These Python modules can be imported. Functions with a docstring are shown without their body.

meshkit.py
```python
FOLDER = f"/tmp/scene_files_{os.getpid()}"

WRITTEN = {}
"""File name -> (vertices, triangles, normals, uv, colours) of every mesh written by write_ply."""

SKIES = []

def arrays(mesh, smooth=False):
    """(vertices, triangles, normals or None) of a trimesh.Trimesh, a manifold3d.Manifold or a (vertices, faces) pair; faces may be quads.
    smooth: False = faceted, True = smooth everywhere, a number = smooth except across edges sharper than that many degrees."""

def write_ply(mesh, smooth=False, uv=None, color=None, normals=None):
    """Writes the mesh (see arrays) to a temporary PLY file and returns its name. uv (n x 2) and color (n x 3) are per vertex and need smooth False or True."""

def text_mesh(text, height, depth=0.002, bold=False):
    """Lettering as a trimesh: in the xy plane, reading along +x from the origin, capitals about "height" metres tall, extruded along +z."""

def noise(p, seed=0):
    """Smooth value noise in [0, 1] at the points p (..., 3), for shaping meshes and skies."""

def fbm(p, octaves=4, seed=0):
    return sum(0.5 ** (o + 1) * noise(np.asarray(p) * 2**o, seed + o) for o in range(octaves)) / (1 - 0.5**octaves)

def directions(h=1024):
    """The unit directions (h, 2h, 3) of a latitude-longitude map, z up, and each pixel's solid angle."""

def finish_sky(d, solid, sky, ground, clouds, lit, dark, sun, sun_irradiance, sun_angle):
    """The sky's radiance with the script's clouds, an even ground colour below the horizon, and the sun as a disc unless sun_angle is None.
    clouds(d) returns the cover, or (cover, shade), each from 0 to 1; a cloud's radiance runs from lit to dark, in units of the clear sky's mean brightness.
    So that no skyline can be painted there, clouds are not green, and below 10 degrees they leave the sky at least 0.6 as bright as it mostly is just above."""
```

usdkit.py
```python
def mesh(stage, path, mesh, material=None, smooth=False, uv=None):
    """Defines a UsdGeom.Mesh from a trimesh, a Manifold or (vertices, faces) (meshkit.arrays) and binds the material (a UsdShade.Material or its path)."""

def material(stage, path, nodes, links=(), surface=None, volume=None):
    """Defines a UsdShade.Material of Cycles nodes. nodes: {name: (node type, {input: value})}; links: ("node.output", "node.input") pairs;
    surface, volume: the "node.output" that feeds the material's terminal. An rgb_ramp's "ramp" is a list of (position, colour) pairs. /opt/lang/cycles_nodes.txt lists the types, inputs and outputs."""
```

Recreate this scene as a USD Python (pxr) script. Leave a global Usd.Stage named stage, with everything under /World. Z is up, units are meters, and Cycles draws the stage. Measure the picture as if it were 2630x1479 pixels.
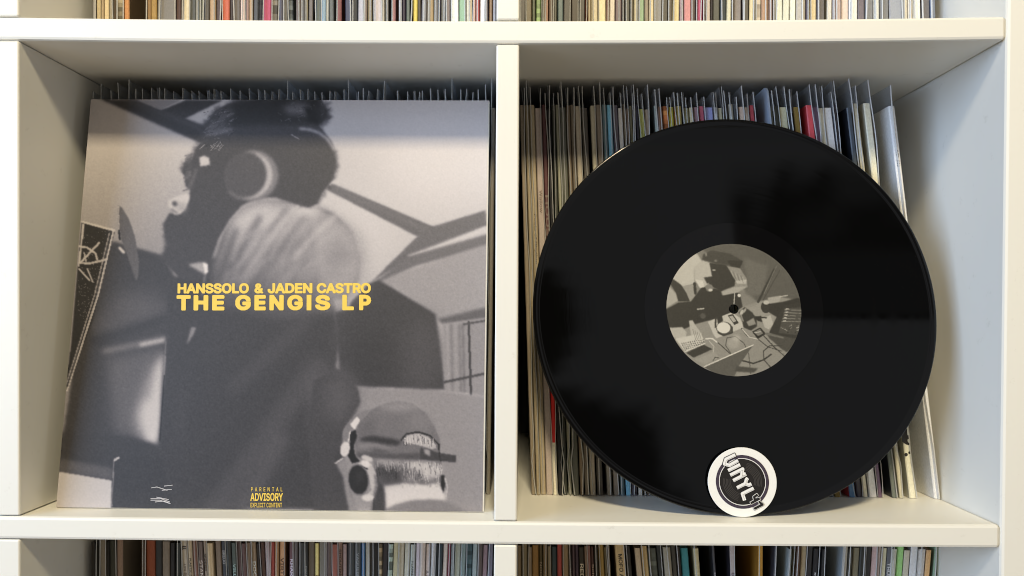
import math, random
import numpy as np, trimesh, shapely
from shapely.geometry import Polygon, LineString, Point
from scipy.ndimage import gaussian_filter
import usdkit, meshkit
from pxr import Usd, UsdGeom, UsdLux, UsdShade, Gf, Sdf, Vt

stage = Usd.Stage.CreateInMemory()
UsdGeom.SetStageUpAxis(stage, 'Z'); UsdGeom.SetStageMetersPerUnit(stage, 1.0)
UsdGeom.Xform.Define(stage, '/World')
rng = random.Random(7)
T = Sdf.ValueTypeNames

# ---------------------------------------------------------------- camera
PW, PH, FPX = 2630.0, 1479.0, 1900.0          # the picture's own pixel grid, used only to measure where things stand
CAM = np.array([.01025, -.51509, .14458]); YAW, PITCH, ROLL = .013506, -.010210, -.004819; OX, OY = -2.14, 85.87
def rot():
    a, b, c = YAW, PITCH, ROLL
    ca, sa, cb, sb, cc, sc = math.cos(a), math.sin(a), math.cos(b), math.sin(b), math.cos(c), math.sin(c)
    return np.array([[ca, -sa, 0], [sa, ca, 0], [0, 0, 1]]) @ np.array([[1, 0, 0], [0, cb, -sb], [0, sb, cb]]) @ np.array([[cc, 0, sc], [0, 1, 0], [-sc, 0, cc]])
RM = rot()
cam = UsdGeom.Camera.Define(stage, '/World/camera')
r_, f_, u_ = RM[:, 0], RM[:, 1], RM[:, 2]
cam.AddTransformOp().Set(Gf.Matrix4d(*r_, 0, *u_, 0, *(-f_), 0, *CAM, 1))
cam.CreateHorizontalApertureAttr(36.0); cam.CreateVerticalApertureAttr(36.0 * 576 / 1024)
cam.CreateFocalLengthAttr(FPX / PW * 36.0)
cam.CreateHorizontalApertureOffsetAttr(-OX / PW * 36.0); cam.CreateVerticalApertureOffsetAttr(OY / PW * 36.0)
cam.CreateClippingRangeAttr(Gf.Vec2f(0.02, 100))
cam.CreateExposureAttr(0.14)
def ray(px, py):
    return RM @ np.array([(px - PW / 2 - OX) / FPX, 1, -(py - PH / 2 - OY) / FPX])
def on_y(px, py, y):
    d = ray(px, py); return CAM + (y - CAM[1]) / d[1] * d

GLOW = [(-3.6, -.7, -.2, 2.3), (1.0, 3.2, -1.2, 1.02), (1.0, 1.75, 1.80, 2.5), (-.7, 1.0, 1.26, 2.5)]
for z0_, z1_, x_ in ((1.17, 1.26, .19), (1.064, 1.17, .247), (.94, 1.064, .267), (.833, .94, .236), (.753, .833, .188), (.70, .753, .11), (.655, .70, .274), (.61, .655, .395), (.548, .61, .55), (.459, .548, .598), (.334, .459, .611), (.263, .334, .635), (.19, .263, .704), (-1.2, .19, .74)): GLOW.append((x_, 1.0, z0_, z1_))
# ---------------------------------------------------------------- lights: one warm lamp above and in front, daylight from a window on the left, and unseen panels added for the glow of walls and floor
def aim(prim, pos, target, roll=0):
    pos, target = np.array(pos, float), np.array(target, float)
    z = pos - target; z /= np.linalg.norm(z); x = np.cross([0, 0, 1], z); x /= np.linalg.norm(x); y = np.cross(z, x)
    UsdGeom.Xformable(prim).AddTransformOp().Set(Gf.Matrix4d(*x, 0, *y, 0, *z, 0, *pos, 1))
def rect_light(name, pos, target, w, h, color, power):
    l = UsdLux.RectLight.Define(stage, '/World/' + name)
    l.CreateWidthAttr(w); l.CreateHeightAttr(h); l.CreateColorAttr(Gf.Vec3f(*color)); l.CreateIntensityAttr(power); l.CreateNormalizeAttr(False)
    aim(l.GetPrim(), pos, target); return l
rect_light('ceiling_lamp', (.06, -1.36, 1.56), (0, 0, .15), .24, .24, (1.0, .855, .57), 182.0)
rect_light('window_daylight', (-1.75, -1.15, .55), (.2, 0, .15), 1.3, 1.3, (.50, .69, 1.0), 7.4)
GLOW += [(1.25, 2.5, 1.05, 1.36, .05), (1.0, 1.22, 1.66, 1.80, .20), (1.30, 1.42, 1.70, 1.80, .14), (1.5, 1.75, 1.60, 1.80, .10), (1.08, 1.16, 1.48, 1.62, .10), (1.28, 1.52, 1.42, 1.56, .05), (1.78, 2.0, 1.52, 1.70, .06)]
# unseen light panels added for wall glow; their gaps shape dark reflections in the disc
def glow_panel(name, x0, x1, z0, z1, power=.27):
    rect_light(name, ((x0 + x1) / 2, -2.6, (z0 + z1) / 2), ((x0 + x1) / 2, 0, (z0 + z1) / 2), x1 - x0, z1 - z0, (1.0, .86, .68) if x1 < -.5 else (.92, .95, 1.0), .62 if x1 < -.5 else power)
for k, q in enumerate(GLOW): glow_panel('added_glow_panel' + ('_%03d' % k if k else ''), *q)
rect_light('floor_bounce_fill', (0, -.72, -.92), (0, -.35, .33), 3.2, 1.0, (1.0, .86, .66), .50)  # added fill light from below, stands in for bounce off an unseen floor
dome = UsdLux.DomeLight.Define(stage, '/World/room_ambience')
usdkit.material(stage, '/World/Looks/ambience', {'b': ('background_shader', {'color': (1.0, .88, .70), 'strength': .045})}, surface='b.background')
UsdShade.MaterialBindingAPI.Apply(dome.GetPrim()).Bind(UsdShade.Material.Get(stage, '/World/Looks/ambience'))

# ---------------------------------------------------------------- helpers
used = {}
def path_for(parent, name):
    base = (parent or '/World') + '/' + name
    n = used.get(base, -1) + 1; used[base] = n
    return base if n == 0 else '%s_%03d' % (base, n)
def tag(prim, label=None, cat=None, group=None, kind=None):
    for k, v in (('label', label), ('category', cat), ('group', group), ('kind', kind)):
        if v: prim.SetCustomDataByKey(k, v)
    return prim
def thing(name, label, cat, loc=(0, 0, 0), group=None, matrix=None):
    p = path_for(None, name); x = UsdGeom.Xform.Define(stage, p)
    if matrix is not None: x.AddTransformOp().Set(matrix)
    else: x.AddTranslateOp().Set(Gf.Vec3d(*map(float, loc)))
    tag(x.GetPrim(), label, cat, group); return p
def obj(name, mesh, mat, parent=None, smooth=False, color=None, label=None):
    p = path_for(parent, name)
    m = usdkit.mesh(stage, p, mesh, mat, smooth=smooth)
    if color is not None:
        UsdGeom.PrimvarsAPI(m).CreatePrimvar('ink', T.Color3fArray, 'vertex').Set(Vt.Vec3fArray.FromNumpy(np.ascontiguousarray(color, np.float32)))
    if label: tag(m.GetPrim(), label)
    return p
def lin(h):
    c = np.array([int(h[i:i + 2], 16) for i in (0, 2, 4)]) / 255.0
    return np.where(c <= .04045, c / 12.92, ((c + .055) / 1.055) ** 2.4)
def s2l(c):
    c = np.asarray(c, float); return np.where(c <= .04045, c / 12.92, ((np.maximum(c, 0) + .055) / 1.055) ** 2.4)
def bevel_box(x0, x1, y0, y1, z0, z1, b=.0012):
    """A box whose edges are rounded off."""
    pts = []
    for sx in (0, 1):
        for sy in (0, 1):
            for sz in (0, 1):
                X, Y, Z = (x0, x1)[sx], (y0, y1)[sy], (z0, z1)[sz]
                ix, iy, iz = X + b * (1 - 2 * sx), Y + b * (1 - 2 * sy), Z + b * (1 - 2 * sz)
                k = b * .30
                pts += [(X, iy, iz), (ix, Y, iz), (ix, iy, Z), (X + k * (1 - 2 * sx), Y + k * (1 - 2 * sy), iz), (ix, Y + k * (1 - 2 * sy), Z + k * (1 - 2 * sz)), (X + k * (1 - 2 * sx), iy, Z + k * (1 - 2 * sz))]
    return trimesh.convex.convex_hull(np.array(pts))

# ---------------------------------------------------------------- materials
def M(name, nodes, links, surface):
    return usdkit.material(stage, '/World/Looks/' + name, nodes, links, surface=surface)
LAM = M('white_laminate', {
    'g': ('geometry', {}), 'n': ('noise_texture', {'scale': 900.0, 'detail': 2.0}), 'n2': ('noise_texture', {'scale': 5.0, 'detail': 3.0}),
    'n3': ('noise_texture', {'scale': 75.0, 'detail': 6.0, 'roughness': .7}), 'st': ('map_range', {'from_min': .62, 'from_max': .74, 'to_min': 0.0, 'to_max': .24, 'clamp': True}), 'dirt': ('mix_color', {'b': (.42, .38, .31)}), 'c': ('mix_color', {'a': (.80, .78, .715), 'b': (.835, .815, .75)}), 'bp': ('bump', {'strength': .05, 'distance': .0004}),
    'rr': ('map_range', {'from_min': .3, 'from_max': .7, 'to_min': .34, 'to_max': .46}),
    'p': ('principled_bsdf', {'roughness': .4, 'ior': 1.45})},
    [('g.position', 'n.vector'), ('g.position', 'n2.vector'), ('n2.fac', 'c.fac'), ('n2.fac', 'rr.value'), ('n.fac', 'bp.height'), ('bp.normal', 'p.normal'), ('g.position', 'n3.vector'), ('n3.fac', 'st.value'), ('st.result', 'dirt.fac'), ('c.result', 'dirt.a'), ('dirt.result', 'p.base_color'), ('rr.result', 'p.roughness')], 'p.BSDF')
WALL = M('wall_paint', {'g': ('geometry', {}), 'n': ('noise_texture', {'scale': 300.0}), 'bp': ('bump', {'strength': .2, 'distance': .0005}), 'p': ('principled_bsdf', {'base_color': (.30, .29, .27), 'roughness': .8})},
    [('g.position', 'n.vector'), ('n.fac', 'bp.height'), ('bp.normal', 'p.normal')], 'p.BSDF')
# printed card: the ink colour is the mesh's own, with a little paper grain and shelf wear
CARD = M('printed_card', {
    'a': ('attribute', {'attribute': 'ink'}), 'g': ('geometry', {}), 'mp': ('mapping', {'scale': (1100.0, 1100.0, 500.0)}), 'n': ('noise_texture', {'scale': 1.0, 'detail': 3.0}),
    'mr': ('map_range', {'from_min': .25, 'from_max': .75, 'to_min': .88, 'to_max': 1.10}), 'cx': ('combine_xyz', {}), 'm': ('mix_color', {'blend_type': 'multiply', 'fac': 1.0}),
    'p': ('principled_bsdf', {'roughness': .42})},
    [('g.position', 'mp.vector'), ('mp.vector', 'n.vector'), ('n.fac', 'mr.value'), ('mr.result', 'cx.x'), ('mr.result', 'cx.y'), ('mr.result', 'cx.z'), ('a.color', 'm.a'), ('cx.vector', 'm.b'), ('m.result', 'p.base_color')], 'p.BSDF')
PRINT = M('matte_print', {
    'a': ('attribute', {'attribute': 'ink'}), 'g': ('geometry', {}), 'n': ('noise_texture', {'scale': 1700.0, 'detail': 2.0}), 'bp': ('bump', {'strength': .06, 'distance': .0002}),
    'p': ('principled_bsdf', {'roughness': .5, 'ior': 1.45})},
    [('g.position', 'n.vector'), ('n.fac', 'bp.height'), ('bp.normal', 'p.normal'), ('a.color', 'p.base_color')], 'p.BSDF')
def plain(name, color, rough=.5, ior=1.45):
    return M(name, {'p': ('principled_bsdf', {'base_color': tuple(color), 'roughness': rough, 'ior': ior})}, [], 'p.BSDF')
BOARD_EDGE = plain('raw_card_edge', (.70, .66, .58), .7)
YELLOW = plain('yellow_ink', lin('f3cf56') * .88, .5)
SCRIB = plain('white_ink', (.56, .53, .53), .5)
CLEAR = M('clear_plastic_film', {
    'g': ('geometry', {}), 'n': ('noise_texture', {'scale': 60.0, 'detail': 2.0}), 'bp': ('bump', {'strength': .25, 'distance': .002}),
    't': ('transparent_bsdf', {'color': (.93, .94, .95)}), 'd': ('diffuse_bsdf', {'color': (.55, .57, .60)}), 'tl': ('translucent_bsdf', {'color': (.55, .57, .60)}), 's': ('glossy_bsdf', {'color': (.9, .9, .9), 'roughness': .22}),
    'm0': ('mix_closure', {'fac': .4}), 'm1': ('mix_closure', {'fac': .45}), 'm2': ('mix_closure', {'fac': .40})},
    [('g.position', 'n.vector'), ('n.fac', 'bp.height'), ('bp.normal', 's.normal'), ('d.BSDF', 'm0.closure1'), ('tl.BSDF', 'm0.closure2'), ('m0.closure', 'm1.closure1'), ('s.BSDF', 'm1.closure2'), ('t.BSDF', 'm2.closure1'), ('m1.closure', 'm2.closure2')], 'm2.closure')
SEAM = M('plastic_seam', {'p': ('principled_bsdf', {'base_color': (.66, .66, .65), 'roughness': .3, 'subsurface_weight': 0.0})}, [], 'p.BSDF')
VINYL = M('black_vinyl', {
    'tc': ('texture_coordinate', {}), 'sx': ('separate_xyz', {}), 'x2': ('math', {'math_type': 'multiply'}), 'z2': ('math', {'math_type': 'multiply'}), 'ad': ('math', {'math_type': 'add'}), 'sq': ('math', {'math_type': 'power', 'value2': .5}),
    'wn': ('noise_texture', {'dimensions': '1D', 'scale': 2600.0, 'detail': 2.0}), 'bn': ('noise_texture', {'dimensions': '1D', 'scale': 130.0, 'detail': 1.0}),
    'bp': ('bump', {'strength': .03, 'distance': .0002}), 'rr': ('map_range', {'from_min': .3, 'from_max': .7, 'to_min': .035, 'to_max': .06}),
    'p': ('principled_bsdf', {'base_color': (.0011, .0012, .0014), 'roughness': .1, 'ior': 1.4})},
    [('tc.object', 'sx.vector'), ('sx.x', 'x2.value1'), ('sx.x', 'x2.value2'), ('sx.y', 'z2.value1'), ('sx.y', 'z2.value2'), ('x2.value', 'ad.value1'), ('z2.value', 'ad.value2'), ('ad.value', 'sq.value1'),
     ('sq.value', 'wn.w'), ('sq.value', 'bn.w'), ('wn.fac', 'bp.height'), ('bp.normal', 'p.normal'), ('bn.fac', 'rr.value'), ('rr.result', 'p.roughness')], 'p.BSDF')
VINYL_SMOOTH = plain('black_vinyl_smooth', (.0024, .0024, .0028), .05, 1.42)

# ---------------------------------------------------------------- the shelving unit: 335 mm openings, 16 mm boards, boards sagging a little under the load
HW, OP, TH = .343, .335, .016
def sag(x, z0): return (-.00276 if z0 > .2 else -.00076) * max(0.0, 1 - (x / HW) ** 2)
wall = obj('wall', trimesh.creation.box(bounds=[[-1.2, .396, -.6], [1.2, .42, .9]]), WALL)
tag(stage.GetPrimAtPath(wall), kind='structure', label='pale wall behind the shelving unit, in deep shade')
unit = thing('shelving_unit', 'white laminate shelving unit with square openings, filled with records', 'shelves')
def shelf_board(ztop, x0=-.70, x1=HW - .0004):
    m = bevel_box(x0, x1, 0, .39, ztop - TH, ztop, .0021)
    v, f = trimesh.remesh.subdivide_to_size(m.vertices, m.faces, .06)
    v[:, 2] += np.array([sag(x, ztop) for x in v[:, 0]])
    obj('shelf_board', (v, f), LAM, unit, smooth=20)
shelf_board(OP + TH); shelf_board(0.0)
shelf_board(2 * OP + 2 * TH); shelf_board(-OP - TH)
for x in (-HW - TH / 2, 0.0):
    for zb in (OP + TH, 0.0, -OP - TH):
        zt = zb + OP
        g = .0006
        a, b = zb + sag(x, zb) + g, zt + (sag(x, .3) if zb == 0 else sag(x, 0) - TH + TH if zb < -.1 else 0) - g
        if zb < -.1: b = -TH + sag(x, 0) - g
        obj('divider', bevel_box(x - TH / 2, x + TH / 2, .0006, .39, a, b, .0011), LAM, unit, smooth=20)
obj('side_panel', bevel_box(HW, HW + .038, -.0006, .39, -.42, .78, .0022), LAM, unit, smooth=20)

# ---------------------------------------------------------------- records standing spine-out
CREASE = .0007
def jacket_mesh(t, h, spine_bands, cover, depth=.312, lean=0.0):
    """Cardboard jacket: spine face at y=0 split into coloured bands, chamfered corners, two covers. lean shears x by lean*z."""
    V, F, Cc = [], [], []
    def quad(a, b, c, d, col):
        n = len(V); V.extend([a, b, c, d]); F.extend([(n, n + 1, n + 2), (n, n + 2, n + 3)]); Cc.extend([col] * 4)
    c = min(CREASE, t * .3); hx = t / 2
    for z0, z1, col in spine_bands:
        quad((-hx + c, 0, z0), (hx - c, 0, z0), (hx - c, 0, z1), (-hx + c, 0, z1), col)
        quad((-hx, c, z0), (-hx + c, 0, z0), (-hx + c, 0, z1), (-hx, c, z1), col * .9)
        quad((hx - c, 0, z0), (hx, c, z0), (hx, c, z1), (hx - c, 0, z1), col * .9)
    quad((-hx, depth, 0), (-hx, c, 0), (-hx, c, h), (-hx, depth, h), cover)
    quad((hx, c, 0), (hx, depth, 0), (hx, depth, h), (hx, c, h), cover)
    quad((hx, depth, 0), (-hx, depth, 0), (-hx, depth, h), (hx, depth, h), cover)
    e = spine_bands[-1][2] * .22  # top and bottom faces darkened, shade put into their colour
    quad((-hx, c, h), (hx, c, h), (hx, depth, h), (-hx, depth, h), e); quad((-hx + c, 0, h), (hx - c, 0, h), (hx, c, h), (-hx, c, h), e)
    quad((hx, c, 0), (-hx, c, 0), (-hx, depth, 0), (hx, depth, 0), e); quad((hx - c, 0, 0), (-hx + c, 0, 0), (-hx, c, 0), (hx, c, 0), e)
    V = np.array(V, float); V[:, 0] += lean * V[:, 2]
    return (V, np.array(F)), np.array(Cc)
def seam_mesh(h0, h1, x, lean, r, wave, seed, bulge=0.0):
    """The welded front edge of a clear outer sleeve: a thin wavy bead."""
    zs = np.linspace(h0, h1, 26); ph = seed * 1.7
    xs = x + lean * zs + wave * (np.sin(zs * 90 + ph) * .5 + np.sin(zs * 37 + ph * 2)) + bulge * np.exp(-((zs - .024) / .012) ** 2)
    ys = -.0016 + .0005 * np.sin(zs * 55 + ph)
    V, F = [], []
    for i in range(len(zs)):
        for a, b in ((-1, 0), (0, -1), (1, 0), (0, 1)): V.append((xs[i] + a * r, ys[i] + b * r * 2.2, zs[i]))
    for i in range(len(zs) - 1):
        for k in range(4):
            p, q = i * 4 + k, i * 4 + (k + 1) % 4; F += [(p, q, q + 4), (p, q + 4, p + 4)]
    n = (len(zs) - 1) * 4; F += [(2, 1, 0), (3, 2, 0), (n, n + 1, n + 2), (n, n + 2, n + 3)]
    return np.array(V), np.array(F)
def flap_mesh(z0, z1, x, lean, seed, drop=.0, depth=.30):
    """The empty top of a clear outer sleeve, standing above the jacket: a thin sheet, a little wavy, with thickness."""
    ys = np.linspace(-.0012, depth, 9); zs = np.linspace(z0, z1, 4); V, F = [], []
    for s in (-1, 1):
        for i, y in enumerate(ys):
            for j, z in enumerate(zs):
                zz = z - (drop * (y / depth) * (j / 3.0))
                V.append((x + lean * zz + s * .00012 + .0012 * math.sin(y * 30 + seed) * (j / 3.0) + .0006 * math.sin(y * 90 + seed * 3) * (j / 3.0), y, zz))
    N, m = len(ys), len(zs); idx = lambda s, i, j: s * N * m + i * m + j
    for i in range(N - 1):
        for j in range(m - 1):
            F += [(idx(0, i, j), idx(0, i, j + 1), idx(0, i + 1, j + 1)), (idx(0, i, j), idx(0, i + 1, j + 1), idx(0, i + 1, j))]
            F += [(idx(1, i, j), idx(1, i + 1, j + 1), idx(1, i, j + 1)), (idx(1, i, j), idx(1, i + 1, j), idx(1, i + 1, j + 1))]
        for j in (0, m - 1): F += [(idx(0, i, j), idx(1, i, j), idx(1, i + 1, j)), (idx(0, i, j), idx(1, i + 1, j), idx(0, i + 1, j))]
    for j in range(m - 1):
        for i in (0, N - 1): F += [(idx(0, i, j), idx(1, i, j), idx(1, i, j + 1)), (idx(0, i, j), idx(1, i, j + 1), idx(0, i, j + 1))]
    return np.array(V), np.array(F)
def spine_text(words, z_mid, length, height, lean, up=False):
    """Lettering along a spine, reading downwards (or upwards), a hair proud of it."""
    m = meshkit.text_mesh(words, .01, .0001, True); b = m.bounds
    v = m.vertices - (b[0] + b[1]) / 2; v = v * [length / (b[1][0] - b[0][0]), height / (b[1][1] - b[0][1]), 1]
    x, z = (v[:, 1], -v[:, 0]) if not up else (-v[:, 1], v[:, 0])
    out = np.stack([x + lean * (z + z_mid), -.00012 - v[:, 2] - .00005, z + z_mid], 1)
    return out, m.faces
INKS = {}
def ink(h):
    if h not in INKS: INKS[h] = plain('ink_' + h, lin(h), .5)
    return INKS[h]

# every row: x0 x1 (picture columns of the spine) colour name | options;  T:words:colour:place:length(mm):height(mm), B:share:colour (lower band), C:colour (cover), H:height, g:gain
TOP_LEFT = '''236.5 246.6 6a5b4d dark brown
246.6 259 e3c794 cream
259 266.7 cbae84 sand
266.7 279.8 fbdca6 pale cream
279.8 291.7 b3a488 beige|B:.028:c08f78
291.7 297.7 6e5b45 dark brown
298.5 317.8 a39170 mottled olive|P
317.8 332 e8a266 orange|C:6f5a40
377.6 387.5 b0895a tan
387.5 400 bd9552 ochre
404 450.4 8f8474 wide pale grey|T:AT:2a2018:.006:16:9:u
452 464.6 644a3d chestnut
465 471 a59378 tan
471.5 484 f0d9ac cream
488 503.4 5f5b4f dark grey
505 516 7f7c70 grey
516.5 523.5 9a9985 pale green grey
524 536 6f675c grey brown
538 552.8 c9a379 tan
555.5 567.5 5b4740 dark brown
570.5 587 d8704f bright orange
590.5 598.5 4d4138 dark brown
600.5 617 7a6f63 grey|T:HHV:c9bda8:.0065:9:2.6
617.5 629.5 f2cdb2 pale pink
631.5 638.7 bf9d8f dusty pink
639 647.4 d8b898 beige
651 663.7 5a5754 charcoal
664 672.6 3a3230 mottled black|P
675.5 693 c4576a crimson|T:MIDNI:f0b040:.008:12:3
697.5 709.3 7b705f mottled olive|P
714.5 725.6 5f5b61 slate
728.6 737.6 746c60 grey brown
740.5 752.8 666864 green grey|P
759.5 771.5 76675d brown
775 784.6 625d57 dark grey
786 790.6 b3a488 sand
792 804 7c7064 grey brown
811 824.8 6c7068 teal grey
826 836.7 a9bfcb light blue
837 841 d5cfc0 ivory
845 857.4 6f6e66 green grey
864.5 878 925c57 rosy brown|B:.007:b06a50
887 899.8 4a4a56 navy
905 916 3f3f41 near black|T:LL:d8d4cc:.003:4:2.2
919.5 930 c0b7b3 light grey|B:.0085:e08a6e
935 943 a08b78 taupe
944 956 a99a7e sand
962 978 d4c4ba pale pink grey|B:.0095:83757a
981.5 986.5 d8cbb4 ivory
988.5 998.7 76736a green grey
1005.5 1016.5 b07b75 dusty rose
1023.5 1032.6 c6bdb2 light grey
1033 1040 3d3440 dark plum
1043 1053 6a6f60 moss grey
1053.5 1060 201c14 black
1060.8 1072.6 f0d368 yellow|B:.0058:4a3a20;B:.0048:f0d368;S
1073 1080 54493a dark olive
1083 1094.6 8d857d grey
1097 1102.5 cdb99e beige
1103 1112.5 c2a67d tan
1115 1126 827c78 grey
1126.5 1131 565056 charcoal
1132.5 1141 75726d grey
1145.5 1156.5 8c7d78 mauve grey
1157.5 1177 fdfdfb white
1178.5 1196 93b18b sage green
1197 1206.3 ddd5bd ivory
1206.8 1212.5 f9e2b8 cream
1213.5 1221.7 d9ae94 pinkish tan
1222 1231.5 b85550 red
1232.8 1246.5 f6eef0 white
1248 1254 5b5053 dark mauve
1255.5 1265 a07e5e brown
1265.5 1273.5 b5b0ae pale grey'''
TOP_RIGHT = '''1335.5 1350 5f564b dark taupe
1350.8 1363.5 7a6a4e olive brown|T:MONOLITH:5a4a34:.009:14:2.4
1367 1374.3 5d5e44 dark green
1377 1389 8b9f63 bright green|P
1390 1394.5 50463a dark brown
1395 1401 8d7356 tan
1401.8 1407.5 c29577 copper
1409 1419 5e4531 brown
1421.8 1430.5 56503f dark olive
1432 1447 6a766f slate teal
1447.5 1464 534c42 dark grey
1467.5 1485.5 4a3d2e dark brown|T:WID-005:cfc4b0:.0085:15:3.0
1488 1502.6 4f473c charcoal
1503.7 1509.3 8f5745 brick red
1510.3 1516.7 b8a17b sand
1519 1532 e3cda2 cream
1536.5 1556 fbe7b0 yellow cream|T:A BEL:3a3022:.0045:7.5:2.6
1557 1565.4 a5806c pinkish brown
1565.8 1578.7 ecd6b6 beige
1580.5 1594.5 86706c mauve
1598 1605.8 2d2620 black
1606.5 1616 696457 olive grey
1618.8 1625.8 766955 brown grey
1627.5 1640.5 d2bf96 beige
1641.5 1653.5 a9bd92 sage green
1655.5 1664.8 a18e70 taupe
1667.5 1678.6 f8dfae cream
1680.5 1697.4 9a9184 grey
1701.5 1714.5 635b4d dark grey|T:OZIOM:c4b9a4:.0075:11:2.8:u
1716.5 1726.7 6d6050 brown grey
1728 1743.7 ecd295 yellow cream
1746 1756 b89c95 dusty mauve
1757.5 1773.5 df9488 salmon pink
1776 1786.3 65554c dark brown
1787.5 1791.2 e8b8ae pale pink
1792.2 1802 d0637d magenta
1806 1811 a99a8c taupe
1811.8 1824.6 e5d0bd pale beige
1826 1830.8 4a4038 dark brown
1831.5 1844 67614f dark olive|B:.011:d5cbb8;B:.0086:67614f;B:.0062:d5cbb8;B:.0028:67614f;S
1849.5 1862.5 3d4442 dark teal
1866.5 1878.6 e6d8ad pale cream
1879.6 1884.7 b09c82 tan
1885.6 1903.5 988a7c taupe|T:AKALA7:d8ccb8:.0085:13:2.6:u
1904.8 1910.3 3a2a2a dark maroon
1911 1920 6f675c dark grey
1924 1939.5 f2d9a5 cream yellow
1940.3 1954.5 c9b7a0 mottled beige|P
1956 1970.4 c69a73 copper
1974 1984.6 bfa599 pinkish taupe
1985.5 1990 d8c6a8 beige
1992 2008.3 fcf8da ivory
2010.8 2024.8 efe6c4 cream
2028.7 2042.7 fbf0d0 ivory
2045.3 2069 cbbda7 putty
2070.5 2075.4 54444c dark plum
2079.3 2096.3 f3d7a2 yellow cream
2098 2118 7b7067 dark taupe
2124 2137.5 ecdcc0 cream
2138.5 2142.7 cdbcae mauve beige
2143.7 2160.7 d9bfb0 pale pink|T:PROJE:8a6a60:.0065:11:3.2
2161.6 2176.5 fbdcc0 peach|T:PROJE:8a6a4c:.0055:9.6:3.2
2180.7 2203 ffffff white
2203.8 2219.8 857671 mauve grey
2221.6 2242.6 96918a grey
2244 2258.2 f6efdd ivory
2260 2280.5 8f8a82 stone grey|T:VERB/LO:d6d2c8:.0078:14.5:3.2
2284 2316.5 aeaaa4 wide grey|B:.0125:b06862;F
2318 2331.8 f5e6c8 cream
2332.3 2343.8 fde8c6 peach cream
2344.3 2364.6 fffef0 white|T:a u p:3a342c:.0045:6:1.2
2366 2385 7d746d taupe
2389.5 2403.6 888b93 blue grey'''
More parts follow.
